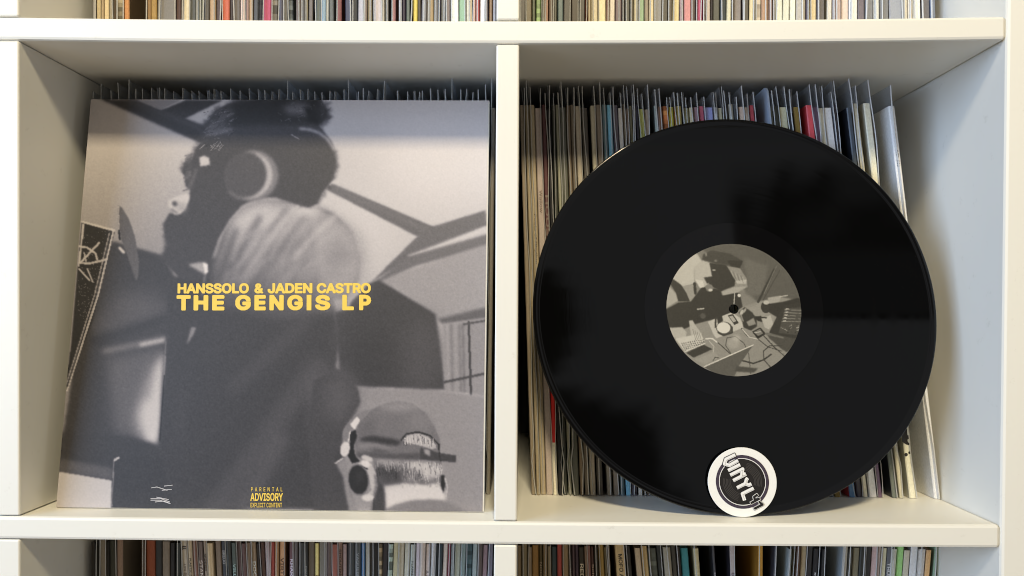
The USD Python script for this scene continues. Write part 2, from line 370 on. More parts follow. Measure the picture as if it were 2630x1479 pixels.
BOTTOM_LEFT = '''169 181 3a3028 dark brown|C:4a4037
233 243 15120f black
245 255.6 100f0c black
256.7 272 55504a olive grey
272.8 279.6 0c0b0a black
281.5 298 1e1f1b green black
299.5 315.5 584a43 mauve brown|C:463f37
362 373 2e2620 dark brown
375 397 4f2615 rust orange
399.5 414 191a1b blue black
416.5 435.5 4a433c taupe
437 448.5 121110 black
450.5 465 1c1e1b green black
466.3 481 6e675d pale grey|T:ll:2a2420:.0:3:4;T:Low Blow:4a403a:-.02:14:1.8
482.3 493.3 7b7265 pale stone|T:PLASTIC PEOPLE:3a322a:-.022:24:1.6
495 507 56403a maroon brown
509 521 4a4240 charcoal|T:STANDARD:8d857c:-.023:28:2.6
522.5 531 5d544b taupe|T:SPINNER:2a2420:-.013:14:2
531.5 547 7d705c beige
553.5 567 4a4037 brown
569.5 578 24262a dark navy|T:BREUG:6f6d6a:-.0085:11:2
581 591 2e3031 dark slate
594.5 606.5 303532 dark teal|T:VILLAGR:6a7a74:-.021:20:2
607.5 617 3c3233 plum brown
621 632 3f3130 dark plum
634 644.8 51463c brown
646 657.2 5c5043 brown grey|T:DOCTOR:a09886:-.022:25:2.4
659 666 17120e black
669 680 3a2c28 red brown
681 693 665b5b mauve grey
695.5 705 6c3735 dark red
705.5 716 6b543d tan brown
717 732.8 7a5f49 light brown|T:VIRTUE 1:3c2c20:-.022:27:2.6
743 756.5 3c2b2f plum|T:KHARTZ:9a868c:-.019:20:2.6
757.5 765.2 4a474c violet grey
767 781.8 2b2c2e dark grey
782.5 789 1d1d1d black|T:(w):5a5a58:-.019:8:1.6
791.5 804.5 3c362f dark brown grey
809 819.8 8c7a50 yellow|T:I.K:4a3c22:-.022:5:2
820.8 837.5 45423d dark grey
839.5 851 443c3d mauve grey
853 867.5 5d3a34 brick
868.5 879 54433d brown|T:SHOUTING:332824:-.014:24:2
880.5 891 5e5150 dusty mauve
892 898.5 1c191b black
900 910.8 27292a charcoal
912 924 35383b slate|T:VAGUEBLOW:66696a:-.018:28:2
928 938 2c4562 blue
938.8 951 6f6e69 light grey
952 958 221f1c dark brown
958.6 970 151414 black
972 981.6 5a4f3f mottled brown|P
983 996 1d1a1b black
998 1008.4 596360 mottled grey green|P
1010.5 1022.4 6f6b58 olive beige
1024.5 1037.5 706c62 grey beige
1040 1052 73726a pale grey
1054.3 1066.8 7a8082 pale blue grey|T:FLANGER FACE:3e4446:-.020:25:1.6
1068.5 1077.7 77727a mauve grey
1080 1091.7 7d7572 pinkish grey
1093.8 1105.7 807877 warm grey|T:III:5a5250:-.020:10:2.4
1107.7 1118 83848a silver grey
1119.5 1127 1f2226 blue black
1128.2 1136.5 232a2e dark slate
1138 1150 7c7673 stone grey
1150.7 1156.3 572a30 dark red
1158.5 1166.8 5d6366 slate
1168.4 1180.8 656862 green grey
1184.3 1196 535e60 slate teal
1198 1212 2c3a3f mottled dark teal|P
1214.4 1226 596061 steel grey
1228 1239 3c3433 brown black
1240.4 1252.4 54464a plum grey
1254.4 1266 4d4c58 violet grey'''
BOTTOM_RIGHT = '''1328.5 1339.6 5d5140 brown
1341.2 1353.7 544c3c olive brown
1355.5 1364.6 5b5146 taupe
1367 1380 5c4526 ochre brown
1384.5 1393 38301f dark olive|T:NOCTURN:6a5e4c:-.021:26:1.8
1395.2 1404.8 5f5240 brown
1406 1415.7 675d4b sand brown
1417 1428.7 1f272b dark blue
1431 1443.3 642a28 red
1444.3 1456 5b4e3d taupe
1461.5 1467 221b1a black|T:NORNAR:5c504a:-.022:19:2
1469 1475.8 32282d dark purple
1477.5 1484 2a222a purple black
1487 1499 1d1a15 black|T:RED LIST:8b8272:-.021:28:2.8
1501 1508.3 564941 brown grey
1509.3 1516.5 5a4240 red brown
1517.5 1525 2f201e maroon black|T:Scharlatan:7a6c60:-.022:28:1.8
1526.6 1534 1f1d18 black
1537 1549.5 5b4a26 olive gold
1552 1558 413b2d dark olive
1560 1566.5 4d463c olive grey
1580 1602 73644a beige|T:MOFO Airlines:2c241a:-.0185:33:3.2
1606 1619.5 191816 black
1630.5 1644 6e6252 taupe
1647 1660 6b5c40 olive tan
1664 1682 2e302b dark green grey|P
1686.5 1699.5 1a1b1a black|T:I:9a9a96:-.026:2:2
1703 1720.4 5d5b55 grey
1724 1733.5 23211c dark olive
1737 1745 1a1613 black
1748 1768 1f4a50 teal
1780.5 1795 777360 olive beige|T:EIGENT:3c382c:-.0205:9:2
1829 1836 2a2b30 black|C:15161a;T:EIGHT:6a6a70:-.0205:9:1.8
1874 1887.5 6d686c mauve grey|C:15141a;T:EIGENT:3a363a:-.0205:9:2
1947.5 1960.5 7a5f2c ochre|C:5a4018
1989.5 1996.5 34363c blue black|C:1e1f25
2026 2034.5 5a6064 blue grey|C:5d666c
2036 2044.5 2f2c22 dark olive
2046.5 2057.5 33261f dark brown
2058.3 2068.6 6b6354 taupe
2074 2084 17171a black
2089 2104 17171a black|T:my ideas:9a9a9a:-.022:18:2.2
2112 2124 1a1b1c black
2165.5 2175.6 6a6a69 grey|C:59616a
2179.5 2189 2b2b27 dark olive
2192 2207.5 4e4c42 olive grey
2210 2221 1b1c1a black
2223 2237 141415 black
2239.8 2255 7b6c70 mauve pink
2256 2262.5 6f6767 rosy grey
2264 2276.7 8a877a putty
2279.6 2290 3a3c42 dark navy|T:THUNDER OR:9a9a9a:-.0215:30:2.4
2291.5 2303 7e8280 grey
2305.5 2320 5d8052 green
2323 2336.5 76736b grey|T:H 3:33302c:-.025:8:1.8
2339.5 2357.8 8b8b8b light grey
2359 2374 8f8e90 light grey
2379.5 2393.5 91694a orange tan|H:.309;T:Bondax:5a3c28:-.026:10:1.6
2400.5 2411.5 586a5d green grey
2432 2450.5 97918f pale grey|H:.3055;C:97918f;T:Quar:4a4644:-.024:8:1.8'''
MID_RIGHT = '''1335.5 1346.6 5d5345 dark taupe
1348.2 1358.6 6a5f4c tan
1359 1369.6 746853 sand|T:Poets of Rhythm:3a3024:.205:40:2.2
1374.2 1391 7a6e66 pinkish taupe|T:Wallow:5c5048:.235:18:2.4
1392.3 1402 3a2020 dark maroon|T:HOUSE:5e534c:.22:40:2.6;B:.17:9a1d1a;B:.042:9a9484
1404.5 1413.5 100f10 black
1416.5 1425 25261f green black
1427.5 1434.5 6a6859 stone grey
1437 1452 3a3a32 dark olive
1454.5 1464 54483a brown
1465.5 1472.5 4d453b grey brown
1477 1488.5 7a7163 grey tan|T:THORNS:54493c:.12:16:2.4
1493 1509 34302b charcoal|T:DEEP MEMORY:6a6258:.215:32:2
1516.5 1529 7e7868 pale stone|B:.245:5e574b
1530.5 1545 5b5248 taupe
1546.5 1558.3 4a5a5e slate teal|T:SOULMUSIC:78888a:.225:30:2.4
1559.5 1571.6 57808f light blue
1573 1587 443f45 dark mauve|T:DEXTER:776f74:.25:16:1.8
1588 1599 8b8478 pale grey
1600.5 1607 5d5548 taupe
1608.5 1615 5a4c40 brown
1616 1623.6 545240 olive
1625.5 1630.5 17161a black
1631.5 1636 23232e blue black
1641.5 1652.3 7d7d45 olive green
1655.3 1667.5 6f6456 taupe
1681 1688.5 70766f grey green|C:4c5250
1690.5 1701 6e574b pinkish brown
1702.6 1717 93572f orange|P
1718.4 1730.3 8f8a37 yellow green
1731.6 1737 6b4522 orange brown
1738.4 1750.3 857a4b yellow olive
1751.8 1756.6 50555a slate
1757.4 1769 7f7d62 beige green
1770.9 1781.3 948a6f cream
1782.8 1795 6d5a5e mauve
1796.3 1807.8 7d3d48 crimson
1810 1828.8 6b6f90 lavender blue
1833 1843.5 9aa0a6 white
1845.5 1856 8b8873 putty
1857 1869.8 34332e dark olive
1872 1883.6 8f9089 pale grey
1885.5 1896 2c2c2c charcoal
1898.3 1911 948375 peach grey
1912.8 1925 a18f80 pinkish beige
1926 1938 7d3137 red
1976.5 1985.7 39382f dark olive
1987 2000 2c2c26 black
2001.5 2018 8f8b73 cream grey
2023 2035.8 25282c dark slate
2038 2053 5e4d22 olive gold
2072 2086.5 a83a3e bright red|C:8a2a2c;T:BIJTEB:cfc8c0:.222:13:1.6;B:.12:3c566f
2089 2102.8 453542 plum|B:.1:25222a
2104 2114.8 9a9482 putty|B:.0:9a9482
2117 2135 a9a89c white
2138.5 2151 221f24 black|T:FULLPL:c9c5c4:.225:17:2.6;T:FP010:b9b5b8:.050:11:2.0;B:.12:4a3a48;D
2175.5 2188.5 30353a dark slate|C:15161a;T:FULLPLATE:6c7278:.215:26:2.6;T:FP012:c9c9c4:.058:12:2.2;B:.12:4b4e48;D
2194.5 2206 8a836f putty|T:ECHO:3f3a30:.233:8:1.8
2220 2238 9b9684 pale putty|T:BUTCHER BEATS:6a665a:.185:36:2.4;K
2283.5 2300.5 bcc3c6 wide white|C:c2c6c6;T:WIP-006:50565a:.268:13:2'''

GAIN = {'upper left': .84, 'upper right': .84, 'lower left': 3.6, 'lower right': 3.6, 'middle right': 2.6}
TINT = {'upper left': np.array([1, .90, .74]), 'upper right': np.array([1, .90, .74]), 'lower left': np.array([.96, .98, 1.06]), 'lower right': np.array([.96, .98, 1.08]), 'middle right': np.array([1, .97, .93])}
TXTGAIN = {'upper left': 1.0, 'upper right': 1.0, 'lower left': 3.0, 'lower right': 3.0, 'middle right': 2.2}
def read_rows(text):
    out = []
    for line in text.split('\n'):
        a, _, o = line.partition('|'); w = a.split(); out.append((float(w[0]), float(w[1]), w[2], ' '.join(w[3:]), [q for q in o.split(';') if q]))
    return out
ORD = 'first second third fourth fifth sixth seventh eighth ninth tenth eleventh twelfth'.split()
def label_rows(rows, where):
    """What to call each record so that it can be found: its colour, its lettering, what stands left and right of it."""
    names = [r[3] for r in rows]; labels = []
    for i, r in enumerate(rows):
        art = r[3]; words = [o.split(':')[1] for o in r[4] if o.startswith('T:') and len(o.split(':')[1]) > 3]
        if words: labels.append('%s record spine lettered %s, %s opening' % (art, words[0], where)); continue
        if names.count(art) == 1 and not any(art in n for n in names if n != art): labels.append('only %s record spine in the %s opening' % (art, where)); continue
        if i == 0: labels.append('%s record spine, leftmost in the %s opening' % (art, where))
        elif i == len(rows) - 1: labels.append('%s record spine, rightmost in the %s opening' % (art, where))
        else: labels.append('%s record spine between %s and %s ones, %s opening' % (art, names[i - 1], names[i + 1], where))
    for i, l in enumerate(labels):
        if labels.count(l) > 1:
            k = sum(names[j] == names[i] for j in range(i))
            labels[i] = '%s %s record spine from the left, %s opening' % (ORD[k], names[i], where)
    return labels
WHERE = {'upper left': 'upper left', 'upper right': 'upper right', 'lower left': 'lower left', 'lower right': 'lower right', 'middle right': 'middle right'}
SEEN = {}
def build_row(text, where, y_ref, z_base, lean_of, flaps, spine_y):
    rows = read_rows(text); labels = label_rows(rows, WHERE[where]); g = GAIN[where] / TINT[where]
    for k in range(len(rows) - 1):                                # neighbours nearly touch
        gap = rows[k + 1][0] - rows[k][1]
        if .9 < gap < 6: rows[k] = (rows[k][0] - min(.5, gap / 4), rows[k + 1][0] - .9) + rows[k][2:]
    for i, (x0, x1, hexc, name, opts) in enumerate(rows):
        sy = spine_y(x0) + rng.uniform(-.0012, .0012)
        xa, xb = on_y(x0, y_ref, sy)[0], on_y(x1, y_ref, sy)[0]
        lean = lean_of((x0 + x1) / 2)
        h = .3105 + rng.uniform(-.0022, .0022); cover = None; bands = []; patch = False; dot = False; texts = []; spots = False; zface = False
        seam_on = True
        for o in opts:
            q = o.split(':')
            if q[0] == 'H': h = float(q[1])
            if q[0] == 'C': cover = np.minimum(lin(q[1]) * g, .8)
            if q[0] == 'B': bands.append((float(q[1]), q[2]))
            if q[0] == 'P': patch = True
            if q[0] == 'D': dot = True
            if q[0] == 'K': spots = True
            if q[0] == 'S': seam_on = False
            if q[0] == 'T': texts.append(q)
        col = np.minimum(lin(hexc) * g, .86)
        if cover is None: cover = col * rng.choice([.25, .4, .6]) + .004
        zt = on_y((x0 + x1) / 2, y_ref, sy)[2] - z_base          # height at which the picture's column was read
        t = (xb - xa) - .0004
        xm = (xa + xb) / 2 - lean * zt
        bl = [(0.0, h, col)]
        if bands:
            tops = [h] + [b[0] for b in bands]; cs = [col] + [np.minimum(lin(b[1]) * g, .86) for b in bands]
            bl = [(tops[k + 1] if k + 1 < len(tops) else 0.0, tops[k], cs[k]) for k in range(len(tops)) if tops[k] > 0]
            bl = sorted([b for b in bl if b[1] > b[0]], key=lambda b: b[0])
        if patch:
            zs = np.linspace(0, h, 90); rr = random.Random(int(x0 * 10))
            bl = [(zs[k], zs[k + 1], np.minimum(col * (rr.choice([.45, .8, 1.0, 1.5]) if True else 1), .85)) for k in range(len(zs) - 1)]
        zf = z_base + (sag(xm, 0.0 if z_base < .2 else .3) if z_base > -.2 else 0.0)
        p = thing('record', labels[i], 'record', (xm, sy, zf + .0003), 'records standing in the ' + WHERE[where] + ' opening')
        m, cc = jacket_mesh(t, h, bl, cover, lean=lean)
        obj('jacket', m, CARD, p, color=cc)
        seed = x0 * .37
        side = rng.choice([-.42, -.42, -.3, .1, .4]) * t
        if seam_on and where != 'middle right' and rng.random() < .72:
            obj('plastic_seam', seam_mesh(.002, .322, side, lean, (.0004 if where[0] == 'u' else .00026) + rng.random() * .00014, .00035, seed), SEAM, p)
        if flaps:
            top = flaps((x0 + x1) / 2, rng); fx = rng.choice([-.1, .25, .42]) * t + (.0 if t < .006 else .42 * t - .25 * t)
            bul = rng.choice([0, 0, .0022, -.0026, .0016])
            obj('plastic_seam', seam_mesh(.001, top, fx, lean, .00028 + rng.random() * .00018, .0006, seed, bul), SEAM, p)
            obj('plastic_sleeve', flap_mesh(h - .004, top, fx, lean, seed, drop=rng.uniform(0, .004)), CLEAR, p)
        for q in texts:
            up = len(q) > 6 and q[6] == 'u'
            zc = float(q[3]) if float(q[3]) > .0 else h + float(q[3]) - .006
            tc = np.minimum(lin(q[2]) * TXTGAIN[where], .8); key = 'lettering_' + where.replace(' ', '_') + '_' + q[2]
            if key not in INKS: INKS[key] = plain(key, tc, .5)
            obj('spine_lettering', spine_text(q[1], zc, float(q[4]) / 1000, min(float(q[5]) / 1000, t * .72), lean, up), INKS[key], p)
        if dot:
            q = texts[0]; zc = float(q[3]) + float(q[4]) / 2000 + .005
            d = trimesh.creation.cylinder(.0017, .0002, sections=20); d.apply_transform(trimesh.transformations.rotation_matrix(math.pi / 2, [1, 0, 0])); d.apply_translation([lean * zc, -.0002, zc])
            obj('printed_dot', d, INKS['lettering_' + where.replace(' ', '_') + '_' + q[2]], p)
        if spots:
            rr = random.Random(5); ms = []
            for k in range(26):
                zc = .055 + rr.gauss(0, .016); r = abs(rr.gauss(0, .0006)) + .0003
                ms.append(Point(rr.uniform(-.42, .42) * t + lean * zc, zc).buffer(r, 6))
            ms.append(Polygon([(-.45 * t + lean * .05, .045), (.2 * t + lean * .05, .043), (.3 * t + lean * .075, .078), (-.3 * t + lean * .075, .08)]).buffer(.0006))
            blot = shapely.union_all(ms); g_ = [trimesh.creation.extrude_polygon(q, .0001, engine='earcut') for q in getattr(blot, 'geoms', [blot])]
            mm = trimesh.util.concatenate(g_); v = mm.vertices
            obj('ink_spots', (np.stack([v[:, 0], -.00012 - v[:, 2], v[:, 1]], 1), mm.faces), ink('2b2723'), p)
vert = lambda x: 0.0
def lean_top(x): return rng.uniform(-.012, .012)
build_row(TOP_LEFT, 'upper left', 25, OP + TH, lean_top, None, lambda x: .078)
build_row(TOP_RIGHT, 'upper right', 25, OP + TH, lambda x: rng.uniform(-.01, .01) - .03 * max(0, (x - 2100) / 300), None, lambda x: .076)
build_row(BOTTOM_LEFT, 'lower left', 1420, -OP - TH, lambda x: (-.05 if 466 < x < 700 else .03 if x > 980 else 0.0) + rng.uniform(-.004, .004), None, lambda x: .078)
def lean_bottom_right(x):
    k = np.interp(x, [1328, 1460, 1560, 1610, 1640, 1830, 1890, 1960, 2000, 2160, 2450], [-.005, -.02, -.06, -.09, -.10, -.075, -.03, .0, .045, .05, .075])
    return float(k)
build_row(BOTTOM_RIGHT, 'lower right', 1420, -OP - TH, lean_bottom_right, None, lambda x: .076)
def lean_mid(x): return -(35 + 90 * min(1, max(0, (x - 1400) / 730))) / 985.0
def flap_top(x, r):
    return min(.3305 + sag(x, .3) * .4, r.choice([.3175, .3205, .3215, .3225, .3235, .326]) + (.0035 if x < 1640 or x > 2050 else 0) + (.004 if r.random() < .15 else 0))
build_row(MID_RIGHT, 'middle right', 290, 0.0, lean_mid, flap_top, lambda x: .0775 - .005 * max(0, (x - 2000) / 300))

# the tall pale blue inner sleeve standing between the jackets
p = thing('inner_sleeve', 'pale blue-white paper inner sleeve with rounded corners sticking up above the disc', 'record sleeve', (on_y(1973, 290, .0765)[0], .0765, .0005))
prof = Polygon([(0, 0), (.305, 0), (.305, .326), (0, .326)]).buffer(-.006).buffer(.006, 8)
m = trimesh.creation.extrude_polygon(prof, .0014); v = m.vertices; L_ = lean_mid(1960)
v = np.stack([v[:, 2] + L_ * (v[:, 1] - .31), v[:, 0], v[:, 1]], 1)
obj('paper_sleeve', (v, m.faces), plain('blue_white_paper', (.42, .50, .62), .7), p)

# left opening: only the plastic tops show above the big cover, and a strip of spines at its right
xs = [243, 262, 290, 308, 334, 352, 370, 394, 410, 425, 446, 470, 497, 514, 537, 552, 568, 592, 619, 643, 667, 684, 700, 718, 737, 754, 775, 794, 811, 829, 846, 863, 883, 897, 919, 935, 948, 970, 988, 1023, 1047, 1065, 1076, 1087, 1108, 1126, 1144, 1163, 1183, 1197, 1215, 1229, 1247, 1262]
tops = {259: .33, 262: .3275, 308: .328, 334: .331, 737: .331, 897: .3315, 988: .3305, 1163: .3325, 1262: .333, 1247: .328}
for i, px in enumerate(xs):
    sy = .0785 + rng.uniform(-.001, .001); xa = on_y(px, 250, sy)[0]
    nx = on_y(xs[i + 1] if i + 1 < len(xs) else 1274, 250, sy)[0]; pr = on_y(xs[i - 1] if i else 232, 250, sy)[0]
    t = max(.0025, min(.0052, (nx - xa) * .85)); lean = .02 * (px - 700) / 500.0 * .4
    shown = px > 1240
    hh = rng.choice(['3a3a3a', '4b463e', '2b2d30', '56524a', '6a655c', '3b3236'])
    lab = ('record spine in wavy plastic, second from the divider, right of the photo cover' if px == 1247 else 'record spine in tall plastic sleeve against the divider, right of the photo cover') if shown else \
        'record in clear plastic, only its sleeve top showing above the big photo cover'
    p = thing('record', lab, 'record', (xa - lean * .31, sy, .0004 + sag(xa, 0)), 'records hidden behind the big photo cover' if not shown else 'records beside the big photo cover')
    h = .309 + rng.uniform(-.002, .002)
    col = lin(hh) * 2.4
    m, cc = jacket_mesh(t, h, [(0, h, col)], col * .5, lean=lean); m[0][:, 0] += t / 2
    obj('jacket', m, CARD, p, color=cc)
    top = tops.get(px, .3215 + rng.uniform(0, .0035))
    obj('plastic_seam', seam_mesh(.001, top, 0, lean, .00022 + rng.random() * .0002, .0006, px * .61, .002 if shown else 0), SEAM, p)
    obj('plastic_sleeve', flap_mesh(h - .003, top, 0, lean, px * .3, drop=rng.uniform(0, .004)), CLEAR, p)

# ---------------------------------------------------------------- printing: a soft photographic print laid down as ink colour on a fine mesh
class Print:
    """Tone laid on a grid of ink points; shapes are given in the measuring coordinates of `to_uv`."""
    def __init__(self, n, to_uv, base):
        self.n, self.to_uv = n, to_uv; self.a = np.full((n, n), float(base))
        self.U, self.V = np.meshgrid(np.linspace(0, 1, n), np.linspace(0, 1, n))     # V runs downwards
    def mask(self, rings):
        m = np.zeros((self.n, self.n), bool)
        for ring in rings:
            q = np.array([self.to_uv(*p) for p in ring])
            for (x0, y0), (x1, y1) in zip(q, np.roll(q, -1, 0)):
                if y0 == y1: continue
                lo, hi = sorted((y0, y1)); i0, i1 = max(0, int(lo * (self.n - 1)) - 1), min(self.n, int(hi * (self.n - 1)) + 2)
                if i1 <= i0: continue
                Y, X = self.V[i0:i1], self.U[i0:i1]
                m[i0:i1] ^= ((y0 <= Y) != (y1 <= Y)) & (X < x0 + (Y - y0) * (x1 - x0) / (y1 - y0))
        return m
    def fill(self, pts, val, blur=1.0, op=1.0, clip=None):
        geo = pts if hasattr(pts, 'geom_type') else Polygon(pts).buffer(0)
        m = np.zeros((self.n, self.n), bool)
        for g in getattr(geo, 'geoms', [geo]):
            if g.is_empty: continue
            m |= self.mask([list(g.exterior.coords)[:-1]] + [list(h.coords)[:-1] for h in g.interiors])
        if blur > 2: blur = 2 + (blur - 2) * .55
        w = gaussian_filter(m.astype(float), blur * .8 * self.n / 520.0) if blur else m.astype(float)
        if clip is not None: w = w * clip
        w = w * op
        self.a = self.a * (1 - w) + (val if np.ndim(val) == 0 else val) * w
        return w
    def line(self, pts, width, val, blur=.7, op=1.0): return self.fill(LineString(pts).buffer(width / 2), val, blur, op)
    def ell(self, c, rx, ry, val, blur=1.0, op=1.0, ang=0):
        return self.fill(shapely.affinity.translate(shapely.affinity.rotate(shapely.affinity.scale(Point(0, 0).buffer(1, 32), rx, ry), ang), *c), val, blur, op)
import shapely.affinity

# ---------------------------------------------------------------- the big album cover, leaning in the left opening
S = .3155
P0 = np.array([-.33168, .02345, sag(-.33, 0) + .0004]); P1 = np.array([-.01620, .02320, sag(-.016, 0) + .0004])
TL = on_y(218.5, 257, .0665); TR = on_y(1256, 263, .0665)
ex = (P1 - P0) / np.linalg.norm(P1 - P0)
up = (TL + TR) / 2 - (P0 + P1) / 2; up -= ex * np.dot(up, ex); up /= np.linalg.norm(up); nrm = np.cross(ex, up)    # nrm points at the viewer
THK = .0040
mat = Gf.Matrix4d(*ex, 0, *up, 0, *nrm, 0, *P0, 1)
cover = thing('album_cover', 'large square album cover with black-and-white studio photo and yellow title', 'album cover', matrix=mat)
b = bevel_box(0, S, 0, S, -THK, -.00005, .0007)
obj('card_body', b, BOARD_EDGE, cover, smooth=25)
# homography from picture pixels to the cover's own u,v (v down)
def homog(src, dst):
    A, bb = [], []
    for (x, y), (u, v) in zip(src, dst):
        A += [[x, y, 1, 0, 0, 0, -u * x, -u * y], [0, 0, 0, x, y, 1, -v * x, -v * y]]; bb += [u, v]
    return np.append(np.linalg.solve(np.array(A, float), np.array(bb, float)), 1).reshape(3, 3)
HC = homog([(218.5, 257), (1256, 263), (1243, 1317), (143, 1305)], [(0, 0), (1, 0), (1, 1), (0, 1)])
def cuv(X, Y):
    q = HC @ np.array([X / 1.3174 + 130, Y / 1.3174 + 240, 1.0]); return q[0] / q[2], q[1] / q[2]
N = 540
C = Print(N, cuv, 206)
F, L, E = C.fill, C.line, C.ell
# bright sloping ceiling, beams
g = np.clip((C.V - .12) / .26, 0, 1); C.a = 206 - 40 * g * (C.U < .45) - 6 * C.V * 1.0
E((1290, 240), 200, 160, 222, 60); E((1000, 480), 150, 120, 216, 40)
F([(150, 22), (274, 25), (520, 118), (505, 178), (480, 166)], 78, 2.2); F([(355, 62), (446, 25), (570, 27), (436, 92), (500, 125)], 80, 1.6)
F([(279, 24), (426, 26), (357, 60)], 160, 1.2); L([(240, 24), (500, 125)], 12, 104, 4, .7)
F([(925, 330), (948, 312), (1300, 461), (1300, 490), (1242, 493)], 118, 1.6); L([(960, 330), (1270, 470)], 14, 134, 5, .7)
F([(1285, 462), (1475, 404), (1480, 458), (1235, 560), (1075, 652), (1060, 690), (1020, 740), (1015, 715), (1242, 492)], 120, 1.6)
F([(1110, 640), (1480, 515), (1480, 745), (1312, 772), (1200, 690)], 168, 3)
F([(1208, 558), (1480, 456), (1480, 488), (1330, 530), (1215, 565)], 208, 2)
F([(1105, 640), (1205, 562), (1480, 485), (1480, 520), (1335, 565), (1240, 592), (1115, 645)], 124, 2)
F([(1075, 652), (1110, 638), (1305, 755), (1340, 1012), (1040, 1000), (980, 960), (960, 745), (1000, 740)], 84, 2)
E((1260, 900), 70, 130, 96, 25); E((1080, 900), 80, 110, 78, 25)
F([(1308, 772), (1480, 732), (1480, 772), (1330, 790)], 112, 2.5)
F([(1330, 790), (1480, 768), (1480, 1032), (1336, 1013)], 158, 1.6)
for k, (a_, v_) in enumerate([(1345, 170), (1358, 140), (1372, 168), (1386, 138), (1398, 128)]): L([(a_, 792), (a_ + 6, 1015)], 7, v_, 1.5)
L([(1418, 782), (1426, 1028)], 8, 84, .8); L([(1402, 790), (1475, 778)], 7, 96, 1); L([(1335, 985), (1475, 956)], 8, 88, 1)
F([(1035, 1000), (1336, 1013), (1480, 1034), (1480, 1425), (960, 1410), (960, 1050)], 160, 2.5)
# left: dark lower room, window, microphone
F([(95, 560), (205, 508), (372, 556), (420, 640), (392, 860), (380, 1200), (20, 1290), (60, 1000)], 82, 2.5)
E((290, 740), 110, 60, 106, 22); E((200, 790), 80, 30, 104, 18); L([(130, 850), (385, 770)], 26, 72, 9); L([(175, 880), (380, 838)], 16, 150, 6); L([(300, 858), (378, 842)], 13, 212, 3)
F([(180, 905), (384, 862), (360, 1196), (262, 1168), (210, 1150)], 112, 14); F([(325, 960), (376, 880), (360, 1192), (300, 1165), (280, 1100)], 176, 14); F([(352, 930), (377, 880), (360, 1193), (318, 1178)], 214, 7); E((335, 1100), 34, 60, 208, 10)
F([(15, 1150), (262, 1166), (362, 1197), (420, 1240), (420, 1410), (15, 1410)], 80, 3)
F([(30, 1242), (206, 1272), (208, 1312), (20, 1284)], 108, 3); F([(18, 1283), (206, 1314), (206, 1410), (10, 1410)], 208, 1)
F([(205, 1410), (212, 1245), (225, 1237), (520, 1237), (560, 1410)], 78, 1.5); L([(206, 1400), (212, 1250), (217, 1240), (230, 1237)], 3.2, 150, .8)
L([(214, 1246), (228, 1238)], 6, 215, .8)
F([(90, 437), (205, 470), (132, 780), (48, 1015), (40, 1015), (60, 860)], 66, 1)
rr = random.Random(3)
for k in range(150):
    y_ = rr.uniform(470, 780); x_ = rr.uniform(82, 190 - (y_ - 470) * .2); E((x_, y_), 1.6, 1.6, 120, .5)
L([(92, 440), (203, 470)], 8, 214, .8); L([(200, 472), (150, 690), (48, 1012)], 6, 206, .7); L([(186, 480), (138, 690), (46, 990)], 4, 176, .7); L([(194, 470), (144, 690), (50, 1000)], 2.5, 90, .5)
L([(96, 450), (88, 540), (82, 590)], 7, 206, .8); L([(84, 524), (110, 528), (140, 548), (146, 570)], 7, 206, .8); L([(84, 580), (120, 582), (174, 570)], 7, 200, .8); L([(88, 580), (152, 512)], 7, 206, .8); L([(100, 545), (108, 575)], 5, 200, .7)
L([(84, 600), (120, 640)], 5, 196, .7); L([(112, 600), (132, 645)], 5, 196, .7)
F([(216, 386), (228, 392), (252, 430), (274, 490), (290, 580), (286, 630), (280, 642), (266, 605), (245, 545), (226, 500), (217, 450)], 112, 1); L([(217, 388), (219, 470)], 3, 190, .7); L([(219, 470), (222, 500)], 6, 40, .8); L([(222, 530), (236, 545)], 9, 220, 1.2)
# the standing figure seen from below: shirt, head, headphones
F([(545, 560), (590, 440), (640, 385), (700, 360), (770, 362), (840, 384), (905, 392), (965, 420), (1020, 480), (1045, 570), (1040, 640), (962, 745), (976, 850), (965, 935), (1015, 965), (1050, 1050), (1000, 1085), (985, 1180), (1000, 1290), (1030, 1410), (420, 1410), (362, 1196), (385, 850), (395, 640)], 82, 2.5)
sh = Polygon([(548, 560), (592, 440), (642, 387), (700, 362), (770, 364), (840, 386), (905, 394), (965, 422), (1020, 482), (1043, 570), (1036, 640), (960, 742), (780, 780), (540, 720)])
F(sh, 140, 10); F([(590, 470), (640, 395), (700, 368), (850, 388), (900, 470), (640, 540)], 182, 18, .9); F([(860, 415), (980, 425), (1060, 500), (1062, 640), (960, 745), (890, 640)], 184, 22, .95); E((985, 560), 60, 70, 166, 30, .8)
E((700, 430), 90, 36, 206, 16, .9, -14); E((860, 405), 60, 22, 212, 12); E((960, 560), 45, 60, 158, 12, .7)
for a_, b_, w_, v_, o_ in [((600, 600), (700, 430), 22, 112, .75), ((640, 640), (790, 420), 26, 205, .55), ((690, 660), (850, 430), 18, 128, .6), ((560, 640), (620, 470), 14, 98, .8), ((760, 690), (900, 440), 24, 190, .4), ((880, 640), (870, 430), 8, 140, .7), ((905, 700), (880, 470), 6, 132, .6), ((905, 545), (1020, 555), 6, 140, .6), ((910, 600), (1030, 600), 10, 190, .5)]: L([a_, b_], w_, v_, 6, o_)
rs_ = random.Random(21)
